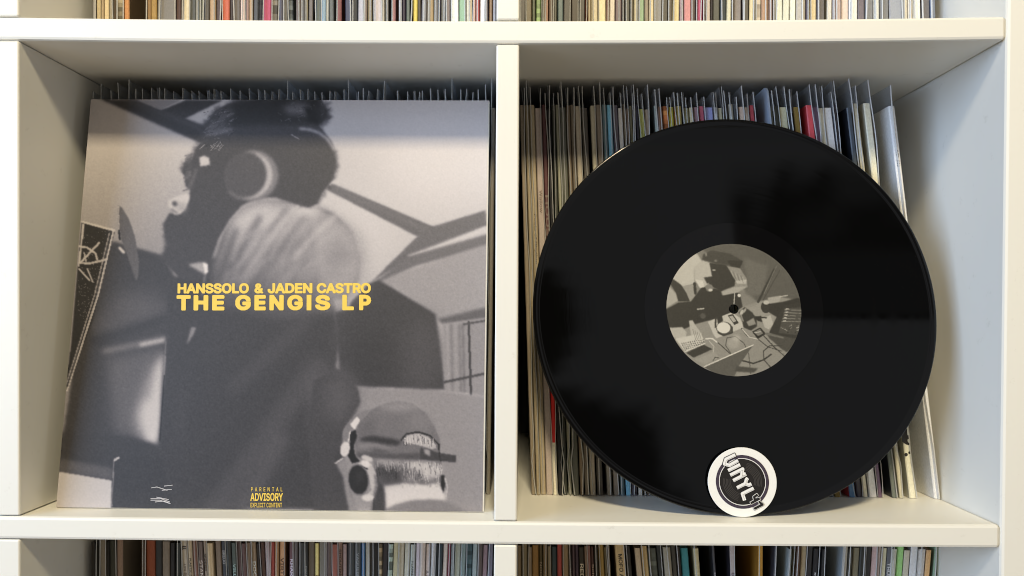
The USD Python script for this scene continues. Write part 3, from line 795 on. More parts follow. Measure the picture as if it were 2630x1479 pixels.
for k in range(34):
    x_ = rs_.uniform(545, 900); y_ = rs_.uniform(560, 700); ln = rs_.uniform(90, 230); sl = rs_.uniform(.55, .85)
    a_, b_ = (x_, y_), (x_ + ln * sl, max(385 + abs(x_ + ln * sl - 740) * .12, y_ - ln)); m_ = ((a_[0] + b_[0]) / 2 - rs_.uniform(4, 16), (a_[1] + b_[1]) / 2 - rs_.uniform(0, 12))
    L([a_, m_, b_], rs_.uniform(4, 22), rs_.choice([112, 128, 150, 190, 205, 212]), rs_.uniform(3, 9), rs_.uniform(.15, .42))
L([(548, 560), (570, 490), (596, 440), (640, 392), (700, 366), (770, 366)], 5, 196, 2, .8)
F([(480, 740), (1000, 760), (985, 900), (480, 900)], 82, 90, .8); F([(500, 640), (720, 700), (960, 760), (960, 900), (480, 900)], 84, 50, .75); F([(955, 705), (1010, 700), (965, 745)], 178, 4)
for a_, b_, w_, v_, o_ in [((560, 1405), (900, 930), 70, 104, .6), ((650, 1405), (780, 1180), 60, 112, .6), ((620, 1000), (860, 780), 50, 98, .6), ((900, 1180), (890, 980), 40, 108, .6), ((960, 900), (970, 780), 12, 112, .6), ((435, 1180), (445, 1010), 8, 108, .6)]: L([a_, b_], w_, v_, 12, o_)
E((960, 1030), 60, 80, 122, 22, .8); E((980, 1080), 24, 80, 92, 10, .6); F([(455, 860), (470, 800), (487, 800), (480, 820)], 150, 1.5); L([(378, 1000), (384, 850)], 4, 150, 1); L([(368, 1180), (380, 960)], 3, 40, .8)
head = [(500, 128), (520, 95), (545, 62), (585, 40), (640, 26), (912, 24), (930, 60), (924, 92), (903, 114), (922, 138), (946, 168), (962, 206), (968, 255), (950, 302), (918, 342), (898, 382), (866, 394), (820, 380), (760, 360), (690, 360), (640, 385), (598, 432), (560, 500), (530, 590), (520, 640), (440, 640), (395, 600), (362, 572), (384, 520), (374, 480), (372, 445), (392, 412), (430, 410), (450, 375), (462, 335), (445, 318), (442, 285), (432, 272), (440, 240), (470, 218), (482, 185), (502, 170), (492, 140)]
F(head, 88, 1.6)
for a_, w_, v_ in [([(500, 120), (560, 96), (600, 90)], 22, 96), ([(530, 118), (600, 104)], 16, 138), ([(560, 92), (625, 62)], 14, 128), ([(520, 140), (600, 128)], 14, 168)]: L(a_, w_, v_, 4, .7)
F([(600, 30), (760, 26), (900, 26), (925, 108), (560, 112), (610, 80)], 58, 7, .9); E((830, 58), 50, 20, 140, 8, .8); F([(852, 50), (885, 60), (905, 110), (870, 100)], 48, 3); L([(884, 28), (880, 70)], 16, 56, 3)
rr = random.Random(9)
for k in range(60):
    x_ = rr.uniform(505, 600); y_ = rr.uniform(60, 160); L([(x_, y_), (x_ + rr.uniform(6, 26), y_ - rr.uniform(2, 16))], 1.6, rr.choice([60, 150, 170]), .6, .6)
for k in range(40):
    x_ = rr.uniform(770, 930); y_ = rr.uniform(28, 100); L([(x_, y_), (x_ + rr.uniform(-10, 22), y_ - rr.uniform(2, 14))], 1.8, rr.choice([60, 50, 150]), .7, .6)
for k in range(24):
    x_ = rr.uniform(480, 560); L([(x_, 190 + rr.uniform(-8, 12)), (x_ + rr.uniform(4, 26), 178 + rr.uniform(-10, 6))], 1.5, rr.choice([190, 170, 70]), .5, .7)
for k in range(26):
    y_ = rr.uniform(210, 330); x_ = 468 - (y_ - 210) * .08; L([(x_, y_), (x_ - rr.uniform(6, 26), y_ + rr.uniform(4, 20))], 4, rr.choice([100, 120]), 1, .8)
rs_ = random.Random(31)
for seg, n_, ln_, vs_ in ((((500, 130), (545, 62), (640, 28)), 50, 15, (84, 76, 96)), (((925, 34), (930, 60), (924, 92), (905, 114)), 46, 22, (70, 84, 60)), (((375, 440), (374, 480), (384, 520), (362, 572)), 40, 8, (86, 92)), (((432, 272), (440, 240), (470, 218), (482, 185), (495, 150)), 44, 12, (86, 92, 104)), (((950, 302), (900, 380), (866, 394), (820, 380)), 30, 8, (90, 98)), (((964, 200), (968, 255), (950, 302)), 24, 6, (90, 110))):
    ls_ = LineString(seg)
    for k in range(n_):
        d_ = rs_.random() * ls_.length; q0 = ls_.interpolate(d_); q1 = ls_.interpolate(min(ls_.length, d_ + 3)); tx, ty = q1.x - q0.x, q1.y - q0.y; m_ = math.hypot(tx, ty) + 1e-6; o_ = rs_.uniform(-.6, 1.0)
        L([(q0.x - ty / m_ * 5, q0.y + tx / m_ * 5), (q0.x + (ty + o_ * tx) / m_ * ln_ * rs_.random() * (1 if seg[0][1] > 120 or seg[0][0] < 600 else 1), q0.y + (-tx + o_ * ty) / m_ * ln_ * rs_.random())], rs_.uniform(2, 6), rs_.choice(vs_), 2.0, .5)
L([(838, 124), (872, 128), (905, 140), (932, 160), (955, 195)], 9, 196, 2, .9); L([(955, 195), (968, 240), (962, 290)], 6, 160, 3, .7); L([(808, 145), (835, 160)], 3, 170, .8); F([(492, 222), (508, 216), (527, 224), (528, 256), (512, 250), (496, 253)], 206, 1.5); F([(515, 250), (528, 247), (530, 262)], 60, 1.5)
F([(386, 385), (390, 368), (410, 356), (448, 344), (462, 350), (458, 372), (446, 395), (430, 414), (410, 418), (402, 404)], 208, 1.6); E((410, 380), 11, 8, 84, 2, 1, 30); L([(400, 400), (418, 412)], 7, 120, 2); E((432, 392), 18, 16, 178, 5)
L([(455, 335), (470, 300), (482, 262)], 7, 170, 3, .5)
E((662, 285), 86, 82, 98, 1.5); cres = Point(0, 0).buffer(1, 48); A_ = shapely.affinity.translate(shapely.affinity.scale(cres, 88, 86), 676, 284); B_ = shapely.affinity.translate(shapely.affinity.scale(cres, 76, 78), 648, 282)
F(A_.difference(B_), 138, 2.5); F(shapely.affinity.translate(shapely.affinity.scale(cres, 82, 80), 662, 283).difference(shapely.affinity.translate(shapely.affinity.scale(cres, 78, 80), 648, 281)).intersection(Polygon([(690, 190), (780, 190), (780, 380), (640, 380)])), 190, 2.5); L([(596, 340), (620, 358), (660, 364)], 8, 140, 3, .8)
F([(455, 586), (500, 578), (520, 580), (525, 605), (518, 622), (480, 600)], 176, 2); F([(508, 580), (524, 586), (526, 610), (516, 622)], 230, 1.2); L([(516, 620), (506, 690)], 6, 150, 1.5, .7)
# the second figure: cap, hair, headphones
Z = lambda *q: [(737.7 + .509 * u, 711.4 + .509 * v) for u, v in q]
F(Z((560, 590), (1440, 640), (1440, 1385), (1200, 1385), (1180, 1200), (700, 600)), 160, 6, .6)
F(Z((430, 470), (560, 520), (604, 600), (606, 690), (560, 770), (500, 850), (488, 960), (440, 1060), (500, 1160), (522, 1260), (548, 1392), (300, 1392), (260, 800), (300, 520)), 88, 2.2); E(Z((470, 650))[0], 52, 76, 112, 20, .7)
F(Z((450, 1070), (500, 1040), (525, 1060), (530, 1110), (545, 1200), (560, 1290), (605, 1390), (545, 1390), (515, 1260), (500, 1160)), 154, 1.8); L(Z((448, 1072), (495, 1040)), 4, 214, .8)
F(Z((720, 1110), (770, 1180), (790, 1290), (790, 1390), (690, 1390), (705, 1310), (728, 1220)), 84, 2)
F(Z((775, 1215), (900, 1190), (1050, 1205), (1150, 1190), (1176, 1250), (1190, 1318), (1120, 1312), (960, 1322), (850, 1347), (786, 1374), (786, 1290)), 220, 2.5)
F(Z((756, 1396), (850, 1345), (960, 1316), (1080, 1310), (1190, 1322), (1340, 1396)), 142, 2.2)
F(Z((700, 1040), (850, 1040), (1000, 1048), (1090, 1055), (1155, 1085), (1166, 1130), (1152, 1196), (1050, 1212), (900, 1200), (770, 1216), (738, 1180), (718, 1120)), 128, 1.8)
F(Z((718, 1085), (880, 1105), (905, 1195), (772, 1216), (735, 1170)), 82, 6, .8); F(Z((905, 1058), (1090, 1062), (1158, 1092), (1162, 1150), (1070, 1182), (1000, 1135), (930, 1112)), 198, 4); F(Z((708, 1044), (890, 1050), (895, 1086), (760, 1082)), 172, 3)
for k in range(60):
    x_ = rr.uniform(890, 1155); y_ = rr.uniform(1150, 1210); L(Z((x_, y_), (x_ + rr.uniform(-3, 8), y_ + rr.uniform(14, 40))), 2.4, rr.choice([150, 120, 214, 190]), .8, .5)
for k in range(150):
    x_ = rr.uniform(715, 1160); y_ = rr.uniform(1048, 1160); ln_ = rr.uniform(22, 60)
    c_ = rr.choice([226, 214, 200, 110, 90]) if x_ > 900 else (rr.choice([200, 170, 110]) if y_ < 1085 else rr.choice([66, 84, 110]))
    L(Z((x_, y_), (x_ + rr.uniform(-6, 16), y_ + ln_)), rr.uniform(1.5, 3), c_, .6, .6)
F(Z((580, 1000), (575, 900), (598, 805), (680, 722), (780, 677), (860, 662), (960, 677), (1050, 740), (1110, 830), (1146, 920), (1140, 1000), (1160, 1080), (1080, 1052), (850, 1042), (600, 1032)), 130, 1.1)
E(Z((880, 698))[0], 74, 13, 168, 8, .9); E(Z((1010, 800))[0], 46, 36, 146, 12, .7); F(Z((600, 830), (700, 760), (720, 880), (600, 890)), 116, 8, .8)
F(Z((612, 905), (700, 890), (850, 915), (892, 932), (860, 955), (760, 944), (680, 932), (618, 924)), 72, 2.6); L(Z((612, 962), (700, 950), (820, 985)), 9, 156, 3); F(Z((700, 975), (830, 990), (790, 1000), (690, 990)), 92, 3)
F(Z((580, 1006), (700, 1000), (850, 1012), (1012, 1004), (1012, 1046), (850, 1042), (700, 1032), (598, 1034)), 96, 3)
L(Z((888, 918), (920, 880), (1000, 865), (1080, 890), (1140, 950), (1142, 1010)), 5, 54, .8)
F(Z((898, 922), (930, 888), (1000, 876), (1070, 898), (1116, 950), (1122, 975), (1085, 978), (1040, 962), (980, 948), (930, 936)), 190, .8)
for k in range(50):
    x_ = rr.uniform(905, 1110); y_ = 880 + abs(x_ - 1005) * .25 + rr.uniform(0, 20); L(Z((x_, y_), (x_ + rr.uniform(-4, 10), y_ + rr.uniform(20, 55))), rr.uniform(1.4, 2.6), rr.choice([228, 214, 120, 96]), .5, .65)
F(Z((1016, 968), (1070, 980), (1130, 1002), (1256, 1020), (1254, 1068), (1140, 1056), (1080, 1052), (1012, 1046)), 86, 1); F(Z((1036, 975), (1078, 984), (1082, 1026), (1046, 1010)), 168, 1.2); L(Z((1140, 1006), (1150, 1058)), 3, 60, .8)
F(Z((1150, 1146), (1176, 1150), (1182, 1220), (1170, 1272), (1152, 1220)), 60, 1.1); L(Z((1182, 1170), (1197, 1230), (1186, 1292)), 4, 200, .8)
F(Z((495, 900), (500, 850), (545, 790), (610, 735), (682, 714), (650, 760), (605, 800), (560, 850), (535, 905), (520, 935)), 142, 1); F(Z((545, 815), (592, 762), (612, 790), (575, 852)), 226, .9); F(Z((542, 868), (585, 850), (590, 900), (570, 960), (580, 1020), (612, 1060), (560, 1072), (530, 1020), (545, 930)), 50, 1); L(Z((546, 860), (534, 930)), 3.4, 228, .7)
E(Z((512, 978))[0], 16, 25, 218, 1, 1, 10); E(Z((660, 1040))[0], 20, 9, 206, 1.2, 1, 20)
F(Z((585, 1082), (640, 1048), (690, 1075), (720, 1140), (726, 1220), (702, 1302), (670, 1320), (632, 1302), (690, 1250), (672, 1150), (640, 1092)), 194, .9); L(Z((714, 1150), (722, 1220), (705, 1290)), 6, 116, 1.6); E(Z((650, 1075))[0], 15, 11, 226, 1, 1, 30); L(Z((625, 1095), (665, 1110)), 4, 60, .8)
E(Z((665, 1297))[0], 20, 11, 216, 1.4); E(Z((603, 1180))[0], 36, 53, 128, .9, 1, -8); E(Z((602, 1180))[0], 32, 48, 60, .9, 1, -8); E(Z((612, 1160))[0], 14, 22, 78, 6, .7)
L(Z((708, 1300), (706, 1388)), 2.6, 66, .7)
gr = np.random.default_rng(4); C.a = 208 + (C.a - 208) * np.where(C.a < 208, 1.16, 1.0)
grain = gaussian_filter(gr.normal(0, 1, (N, N)), .6); grain /= grain.std()
tone = np.clip(C.a + grain * 3.0 * (1 - .3 * (C.a > 200)), 0, 245) / 255.0
def cover_ink(t):
    c = np.stack([t, t * .958, t * (1.0 - .05 * np.clip((t - .3) / .5, 0, 1))], -1); return s2l(c) * .76
def grid(n, size, colors, z):
    u = np.linspace(0, size, n); X, Y = np.meshgrid(u, size - u); V = np.stack([X.ravel(), Y.ravel(), np.full(n * n, z)], 1)
    i, j = np.meshgrid(np.arange(n - 1), np.arange(n - 1), indexing='ij'); a = (i * n + j).ravel()
    Fq = np.vstack([np.stack([a, a + n, a + n + 1], 1), np.stack([a, a + n + 1, a + 1], 1)])
    return (V, Fq), colors.reshape(-1, 3)
m, cc = grid(N, S, cover_ink(tone), 0)
# the sheet is inset a hair so that the card's edge shows, most at the right where the cover opens
m[0][:, 0] = .0004 + m[0][:, 0] * (S - .0014) / S; m[0][:, 1] = .0004 + m[0][:, 1] * (S - .0008) / S; m[0][:, 2] = .00012
obj('cover_photo', m, PRINT, cover, color=cc, label='black-and-white studio photograph of two people in headphones')
def flat_text(words, x0, y0, x1, y1, to_xy, z, bold=True, heavy=0.0):
    """Lettering fitted to the box x0..x1, y0..y1 of the measuring coordinates and laid on a sheet."""
    m = meshkit.text_mesh(words, 1.0, .02, bold); v, b = m.vertices, m.bounds
    X = x0 + (v[:, 0] - b[0][0]) / (b[1][0] - b[0][0]) * (x1 - x0); Y = y1 - (v[:, 1] - b[0][1]) / (b[1][1] - b[0][1]) * (y1 - y0)
    q = np.array([to_xy(a, b_) for a, b_ in zip(X, Y)])
    return np.stack([q[:, 0], q[:, 1], z + np.where(v[:, 2] > .01, .0001, 0)], 1), m.faces
def cxy(X, Y): u, v = cuv(X, Y); return u * S, (1 - v) * S
def join(ms): return trimesh.util.concatenate([trimesh.Trimesh(a, b, process=False) for a, b in ms])
def heavy_text(words, x0, y0, x1, y1, to_xy, z, fat, bold=True):
    """As flat_text, with every stroke fattened by `fat` of the letter height."""
    m = meshkit.text_mesh(words, 1.0, .02, bold)
    top = m.faces[(m.triangles_center[:, 2] > .0199)]; v = m.vertices[:, :2]
    sh_ = shapely.union_all([Polygon(v[t]) for t in top]).buffer(fat, join_style=2).simplify(.006)
    a, b, c, d = sh_.bounds; ms = []
    for g_ in getattr(sh_, 'geoms', [sh_]):
        e = trimesh.creation.extrude_polygon(g_, .02, engine='earcut'); w = e.vertices
        X = x0 + (w[:, 0] - a) / (c - a) * (x1 - x0); Y = y1 - (w[:, 1] - b) / (d - b) * (y1 - y0)
        q = np.array([to_xy(p_, r__) for p_, r__ in zip(X, Y)]); ms.append((np.stack([q[:, 0], q[:, 1], z + np.where(w[:, 2] > .01, .0001, 0)], 1), e.faces))
    return ms
ms = []
for w_, x0, x1 in (('HANSSOLO', 423, 666), ('&', 685, 715), ('JADEN', 730, 882), ('CASTRO', 897, 1081)): ms += heavy_text(w_, x0, 650, x1, 685, cxy, .0002, .05)
for w_, x0, x1 in (('T', 420, 468), ('H', 478, 528), ('E', 541, 583), ('G', 620, 673), ('E', 685, 724), ('N', 736, 785), ('G', 797, 850), ('S', 892, 945), ('L', 984, 1024), ('P', 1041, 1083)): ms += heavy_text(w_, x0, 690, x1, 742, cxy, .0002, .06)
bar = trimesh.creation.extrude_polygon(Polygon([(863, 690), (879, 690), (879, 742), (863, 742)]), .02); q = np.array([cxy(a, b_) for a, b_ in bar.vertices[:, :2]])
ms.append((np.stack([q[:, 0], q[:, 1], .0002 + np.where(bar.vertices[:, 2] > .01, .0001, 0)], 1), bar.faces[:, ::-1]))
obj('title_lettering', join(ms), YELLOW, cover)
ms = heavy_text('P  A  R  E  N  T  A  L', 679, 1335, 785, 1349, cxy, .0002, .012, False) + heavy_text('ADVISORY', 677, 1354, 787, 1381, cxy, .0002, .012) + heavy_text('EXPLICIT CONTENT', 678, 1387, 784, 1402, cxy, .0002, .004, False)
obj('advisory_lettering', join(ms), YELLOW, cover)
def strokes(lines, width, to_xy, z):
    sh_ = shapely.union_all([LineString(l).buffer(width / 2, 4) for l in lines]); ms = []
    for g_ in getattr(sh_, 'geoms', [sh_]):
        e = trimesh.creation.extrude_polygon(g_, .02, engine='earcut'); w = e.vertices; q = np.array([to_xy(a, b_) for a, b_ in w[:, :2]]); f = e.faces
        ms.append((np.stack([q[:, 0], q[:, 1], z + np.where(w[:, 2] > .01, .0001, 0)], 1), f[:, ::-1]))
    return join(ms)
obj('scribbled_mark', strokes([[(342, 1337), (360, 1334), (395, 1345)], [(385, 1331), (412, 1328)], [(378, 1345), (410, 1342)], [(340, 1372), (372, 1372), (404, 1384)], [(340, 1378), (370, 1378), (404, 1389)], [(360, 1368), (400, 1376)], [(355, 1384), (385, 1381), (406, 1389)]], 2.0, cxy, .0002), SCRIB, cover)

# ---------------------------------------------------------------- the black disc, leaning in the right opening
LEAN = .16319; R0 = .151
dx = .16991; dz0 = sag(dx, 0) + .0004
dy, dzv = np.array([0, math.sin(LEAN), math.cos(LEAN)]), np.array([0, -math.cos(LEAN), math.sin(LEAN)])
dc = np.array([dx, .01918, dz0]) + dy * R0
disc = thing('vinyl_record', 'large black vinyl record leaning against the spines, with a photo label', 'vinyl record', matrix=Gf.Matrix4d(1, 0, 0, 0, *dy, 0, *dzv, 0, *dc, 1))
def ring_surface(profile, n=256):
    """Revolves (r, z) points about z into one open or closed sheet."""
    a = np.arange(n) * 2 * np.pi / n; V = np.array([[(r * math.cos(t), r * math.sin(t), z) for t in a] for r, z in profile]).reshape(-1, 3); Fq = []
    for i in range(len(profile) - 1):
        for k in range(n):
            p_, q_ = i * n + k, i * n + (k + 1) % n; Fq += [(p_, q_ + n, q_), (p_, p_ + n, q_ + n)] if True else []
    return V, np.array(Fq)
h2 = .0011
body = [(.0036, -h2), (.1500, -h2), (.1507, -h2 * .7), (R0, 0), (.1507, h2 * .75), (.1500, h2 * 1.0), (.1478, h2 * .98), (.1466, h2 * .70), (.1462, h2 * .55), (.1456, h2 * .55)]
v, f = ring_surface(body, 320); obj('rim', (v, f[:, ::-1]), VINYL_SMOOTH, disc, smooth=50)
v, f = ring_surface([(.1456, h2 * .55), (.1200, h2 * .55), (.0900, h2 * .55), (.0672, h2 * .55)], 320); obj('groove_band', (v, f[:, ::-1]), VINYL, disc, smooth=50)
v, f = ring_surface([(.0671, h2 * .55), (.0500, h2 * .55)], 320); obj('run_out_band', (v, f[:, ::-1]), VINYL_SMOOTH, disc, smooth=30)
v, f = ring_surface([(.0036, h2 * .56), (.0036, -h2)], 64); obj('spindle_hole', (v, f), VINYL_SMOOTH, disc, smooth=30)
# label photo
def luv(X, Y): return .5 + (X - 715) / 640 / 2, .5 + (Y - 710) / 623 / 2
NL = 420
D = Print(NL, luv, 120); F, L, E = D.fill, D.line, D.ell
D.a = 128 + 20 * D.V; F([(60, 60), (1400, 60), (1400, 640), (940, 640), (700, 400), (400, 100)], 98, 8)
F([(100, 60), (390, 190), (430, 260), (350, 330), (350, 470), (230, 500), (150, 430), (60, 420)], 196, 4); F([(230, 500), (350, 470), (350, 600), (300, 640)], 160, 3)
F([(60, 420), (150, 430), (220, 480), (270, 560), (300, 640), (190, 640), (170, 560), (120, 480)], 62, 1.5); F([(60, 480), (110, 500), (165, 560), (185, 635), (60, 710)], 178, 2)
F([(60, 720), (190, 650), (310, 640), (420, 500), (560, 520), (780, 560), (800, 690), (700, 760), (360, 850), (240, 900), (60, 880)], 56, 2)
F([(940, 640), (1160, 590), (1400, 640), (1400, 1400), (300, 1300), (100, 960), (240, 900), (360, 850), (700, 760), (800, 690)], 150, 3)
F([(830, 220), (1060, 300), (1000, 560), (900, 590), (830, 560), (860, 450)], 112, 10); L([(1120, 330), (950, 640)], 22, 66, 1.5); L([(1170, 340), (1000, 620)], 8, 76, 1.5); L([(1140, 300), (1010, 560)], 5, 140, 1)
F([(350, 320), (400, 265), (440, 250), (500, 270), (520, 390), (560, 420), (550, 450), (440, 500), (400, 510), (350, 420)], 188, 2.5); F([(440, 410), (520, 400), (560, 440), (470, 470)], 62, 3); F([(355, 430), (430, 440), (440, 500), (400, 510)], 210, 2)
F([(660, 300), (790, 320), (850, 420), (855, 500), (760, 550), (610, 580), (600, 540), (740, 490), (740, 440), (660, 380)], 150, 2.5); F([(740, 440), (850, 430), (840, 470), (760, 470)], 190, 2); F([(610, 545), (740, 500), (850, 495), (760, 550), (620, 580)], 172, 2)
for k in range(9): L([(670 + k * 18, 330 + k * 9), (690 + k * 18, 390 + k * 10)], 5, 100 if k % 2 else 185, 1.2, .7)
F([(500, 270), (660, 290), (740, 440), (730, 490), (600, 540), (480, 480), (520, 400)], 58, 2); F([(430, 240), (440, 190), (520, 150), (700, 180), (820, 250), (810, 290), (700, 290), (560, 280), (500, 260)], 72, 3); F([(670, 245), (820, 250), (790, 320), (700, 300)], 56, 2)
E((540, 340), 16, 8, 170, 1.5); E((470, 190), 8, 20, 150, 2); E((560, 250), 14, 12, 120, 2); E((490, 510), 36, 36, 130, 2); E((500, 530), 20, 14, 200, 1.5); L([(350, 470), (355, 560)], 26, 60, 1.5)
L([(370, 712), (430, 706)], 14, 180, 1.5); E((420, 775), 26, 26, 90, 3); L([(730, 560), (720, 660)], 10, 180, 1); E((772, 580), 16, 16, 215, 1.2)
F([(860, 700), (990, 640), (1100, 740), (1080, 860), (900, 760)], 156, 2); F([(1040, 600), (1170, 580), (1150, 640), (1060, 660)], 170, 2); E((1020, 690), 46, 56, 62, 1.5); E((1028, 646), 30, 20, 190, 1.2); F([(1040, 660), (1180, 640), (1330, 600), (1400, 640), (1210, 700), (1150, 800), (1050, 740)], 58, 2); L([(1160, 590), (1230, 578)], 8, 200, 1)
F([(980, 800), (1060, 765), (1085, 850), (1040, 900), (1000, 880)], 186, 1.5); F([(1120, 780), (1220, 660), (1400, 640), (1400, 980), (1290, 1000), (1040, 930)], 62, 1.5); F([(1200, 700), (1390, 690), (1390, 930), (1290, 950), (1130, 930)], 84, 1.5)
for k in range(5): L([(1200 - k * 8, 712 + k * 28), (1370, 720 + k * 26)], 5, 150, .8); L([(1215 - k * 8, 706 + k * 28), (1235 - k * 8, 706 + k * 28)], 9, 200, .8)
for k in range(24): E((rr.uniform(1150, 1330), rr.uniform(830, 930)), 5, 5, rr.choice([190, 160, 40]), .7)
F([(465, 830), (690, 740), (770, 790), (805, 880), (540, 985), (520, 960)], 196, 1.5); F([(655, 770), (705, 755), (758, 840), (715, 858)], 60, 1); F([(668, 780), (702, 770), (735, 822), (706, 835)], 176, 1)
E((618, 890), 76, 62, 88, 1.2); E((612, 885), 64, 52, 222, 1.2); L([(535, 880), (540, 800), (570, 780)], 16, 66, 1.5); L([(560, 930), (610, 955), (690, 930), (690, 880)], 18, 72, 1.2); F([(550, 780), (600, 770), (610, 820), (560, 850)], 56, 2)
F([(760, 740), (820, 690), (890, 740), (930, 800), (930, 870), (870, 910), (800, 880), (790, 810)], 62, 2); F([(830, 830), (900, 790), (920, 850), (850, 870)], 150, 2); E((790, 740), 16, 30, 190, 2, 1, 30); E((820, 720), 10, 26, 170, 2, 1, 30); L([(800, 820), (780, 760)], 12, 160, 2); L([(920, 780), (1020, 790)], 12, 56, 1.2); F([(910, 790), (970, 770), (980, 830), (940, 820)], 52, 1.5)
F([(880, 920), (960, 880), (1010, 940), (930, 990)], 48, 1.2); F([(895, 925), (955, 895), (985, 935), (935, 960)], 130, .8); L([(905, 930), (960, 920)], 6, 210, .8)
F([(1010, 930), (1170, 960), (1300, 985), (1260, 1060), (1200, 1110), (1150, 1080), (1040, 980)], 84, 2); L([(1010, 940), (1170, 975)], 16, 120, 1.5)
for a_, w_, v_ in [([(780, 890), (830, 960), (940, 995), (1020, 1060), (1150, 1100)], 8, 70), ([(990, 960), (1080, 1060), (1180, 1150)], 10, 66), ([(1150, 1050), (1040, 1050), (980, 1100), (980, 1180), (1040, 1250)], 10, 70), ([(780, 1190), (880, 1215), (980, 1180), (1050, 1130)], 14, 66), ([(670, 1120), (625, 1050), (640, 980), (720, 965), (800, 1030), (840, 1130), (850, 1310)], 7, 76), ([(440, 990), (500, 985), (560, 1030), (670, 1130)], 8, 60), ([(440, 1210), (500, 1140), (515, 1060), (470, 1010)], 6, 200), ([(440, 990), (500, 985), (545, 1020)], 12, 225), ([(790, 900), (850, 970), (930, 990)], 8, 215)]: L(a_, w_, v_, .8)
F([(100, 890), (220, 880), (260, 930), (250, 990), (170, 1000), (110, 950)], 186, 2.5); F([(285, 820), (320, 815), (345, 860), (400, 940), (400, 1010), (340, 1020), (300, 950)], 186, 2); F([(150, 990), (390, 940), (430, 1010), (240, 1110)], 205, 1.5)
for i_ in range(5):
    for j_ in range(11):
        x_ = 205 + j_ * 20 + i_ * 8; y_ = 1030 - j_ * 3.5 + i_ * 17
        if x_ < 420: F([(x_, y_), (x_ + 12, y_ - 2), (x_ + 15, y_ + 8), (x_ + 3, y_ + 10)], 90, .4)
for k in range(4): L([(320 + k * 20, 900 + k * 14), (345 + k * 16, 1000 - k * 4)], 4, 110, 1.2)
L([(240, 1110), (430, 1030)], 9, 225, .8); F([(250, 1120), (420, 1045), (500, 1085), (320, 1165)], 62, 1.5); F([(330, 1180), (520, 1110), (560, 1160), (420, 1230)], 160, 3); E((700, 1030), 60, 50, 180, 10, .6); E((730, 980), 40, 30, 196, 8, .6)
L([(500, 1195), (520, 1160), (555, 1165)], 7, 70, .8); F([(415, 1250), (885, 1045), (740, 1240), (700, 1330), (560, 1340)], 98, 1.2); L([(415, 1248), (885, 1045)], 9, 225, .8); F([(720, 1240), (920, 1260), (880, 1300), (700, 1290)], 84, 3)
grain = gaussian_filter(gr.normal(0, 1, (NL, NL)), .7); grain /= grain.std()
tl = np.clip(128 + (D.a - 120) * 1.22 + 4 * grain, 30, 250) / 255.0
tc_ = s2l(np.stack([tl * .95 + .02, tl * .93 + .015, tl * .89], -1)) * .62
nr, na = 150, 520; RL = .0504
rs = np.linspace(.0036, RL, nr); an = np.arange(na) * 2 * np.pi / na
XX = rs[:, None] * np.cos(an); YY = rs[:, None] * np.sin(an)
iu = np.clip(((XX / RL / 2 + .5) * (NL - 1)).round().astype(int), 0, NL - 1); iv = np.clip(((.5 - YY / RL / 2) * (NL - 1)).round().astype(int), 0, NL - 1)
V = np.stack([XX.ravel(), YY.ravel(), np.full(XX.size, h2 * .55 + .0001)], 1); Fq = []
ii, kk = np.meshgrid(np.arange(nr - 1), np.arange(na), indexing='ij'); p_ = (ii * na + kk).ravel(); q_ = (ii * na + (kk + 1) % na).ravel()
Fq = np.vstack([np.stack([p_, p_ + na, q_ + na], 1), np.stack([p_, q_ + na, q_], 1)])
obj('centre_label', (V, Fq), PRINT, disc, color=tc_[iv, iu].reshape(-1, 3), label='round sepia photo label of people at a table of music gear')

# ---------------------------------------------------------------- the round white card in front of the disc
RS = .0247
sx = on_y(1913, 1238, .012)[0]
sb = np.array([sx, .0155, sag(sx, 0) + .0004]); lean2 = .10
sy_, sz_ = np.array([0, math.sin(lean2), math.cos(lean2)]), np.array([0, -math.cos(lean2), math.sin(lean2)])
sc_ = sb + sy_ * RS
card = thing('round_card', 'small round white card with a black record logo, standing before the disc', 'card', matrix=Gf.Matrix4d(1, 0, 0, 0, *sy_, 0, *sz_, 0, *sc_, 1))
K = RS / 613.0
def kxy(X, Y): return (X - 717) * K, (739 - Y) * K
v, f = ring_surface([(.0001, -.0008), (RS - .0002, -.0008), (RS, -.0006), (RS, -.0002), (RS - .0002, 0), (.0001, 0)], 128); obj('card_disc', (v, f[:, ::-1]), plain('white_card', (.86, .85, .82), .55), card, smooth=40)
KB = plain('logo_black', lin('1d1a1a'), .5); KP = plain('logo_purple', lin('3f3644'), .5); KW = plain('logo_white', (.84, .83, .82), .5); KG = plain('logo_grey', lin('4c4846'), .5)
def flat(shape, z):
    ms = []
    for g_ in getattr(shape, 'geoms', [shape]):
        e = trimesh.creation.extrude_polygon(g_, .02, engine='earcut'); w = e.vertices; q = np.array([kxy(a, b_) for a, b_ in w[:, :2]])
        ms.append((np.stack([q[:, 0], q[:, 1], z + np.where(w[:, 2] > .01, .00008, 0)], 1), e.faces[:, ::-1]))
    return join(ms)
cen = Point(718, 733)
obj('logo_ring', flat(cen.buffer(472, 48).difference(cen.buffer(416, 48)), .0001), KP, card)
obj('logo_line', flat(cen.buffer(417, 48).difference(cen.buffer(405, 48)), .00012), KW, card)
obj('logo_disc', flat(cen.buffer(406, 48), .0001), KB, card)
arcs = []
for r in (215, 240, 265, 290, 315, 340):
    for a0, a1 in ((-75, 15), (105, 190)):
        t = np.radians(np.linspace(a0, a1, 24)); arcs.append(LineString([(718 + r * math.cos(q) * 1.0, 733 + r * math.sin(q)) for q in t]).buffer(3.2))
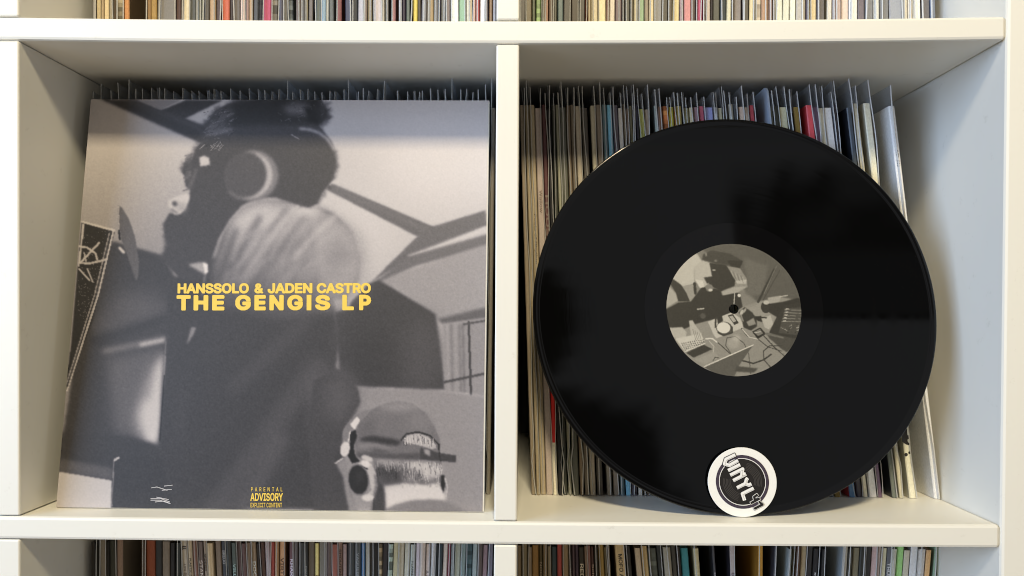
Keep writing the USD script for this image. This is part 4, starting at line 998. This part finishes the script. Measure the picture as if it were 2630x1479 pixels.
let = [[(598, 258), (432, 338), (405, 420), (492, 445), (645, 360)], [(680, 432), (468, 535)], [(505, 616), (725, 508), (708, 612)], [(700, 618), (775, 590)], [(780, 597), (555, 712)], [(620, 838), (765, 765), (790, 690), (812, 668)], [(765, 765), (830, 790), (872, 768)], [(910, 845), (712, 942), (748, 1056)]]
LT = shapely.union_all([LineString(l).buffer(27, cap_style=2, join_style=1).buffer(3) for l in let])
obj('logo_grooves', flat(shapely.union_all(arcs).difference(LT.buffer(16)), .0002), KG, card)
obj('logo_outline', flat(LT.buffer(13), .00022), KB, card)
obj('logo_lettering', flat(LT, .00034), KW, card)
sh_l = shapely.union_all([LineString([(a + 6, b_ + 16) for a, b_ in l]).buffer(1.5) for l in let]).intersection(LT); obj('logo_shading', flat(sh_l, .00044), KG, card)
num = [[(980, 952), (918, 996), (925, 1040), (985, 1035), (1018, 1022)], [(985, 1038), (855, 1106)], [(998, 1096), (1012, 1086), (1062, 1128), (912, 1204)]]
NT = shapely.union_all([LineString(l).buffer(21, cap_style=2, join_style=1) for l in num])
obj('logo_number_edge', flat(NT.buffer(13), .00022), KB, card); obj('logo_number_line', flat(NT.buffer(8), .00034), KW, card); obj('logo_number', flat(NT, .00046), KB, card)

# a stray hair on the rim of the disc, lower left
hp = [(1598, 1213), (1612, 1222), (1616, 1234), (1610, 1248), (1603, 1252)]
pts = np.array([on_y(a, b_, .024) for a, b_ in hp]); tt = np.linspace(0, 1, 24); cs = np.stack([np.interp(tt, np.linspace(0, 1, len(pts)), gaussian_filter(pts[:, k], .5)) for k in range(3)], 1)
V, Fq = [], []
for i in range(len(cs)):
    for a, b_ in ((-1, 0), (0, -1), (1, 0), (0, 1)): V.append(cs[i] + [a * .00007, 0, b_ * .00007])
for i in range(len(cs) - 1):
    for k in range(4): p_, q_ = i * 4 + k, i * 4 + (k + 1) % 4; Fq += [(p_, q_, q_ + 4), (p_, q_ + 4, p_ + 4)]
hair = obj('stray_hair', (np.array(V), np.array(Fq)), plain('hair', (.30, .27, .22), .5)); tag(stage.GetPrimAtPath(hair), 'fine curled hair stuck on the lower left rim of the disc', 'hair')
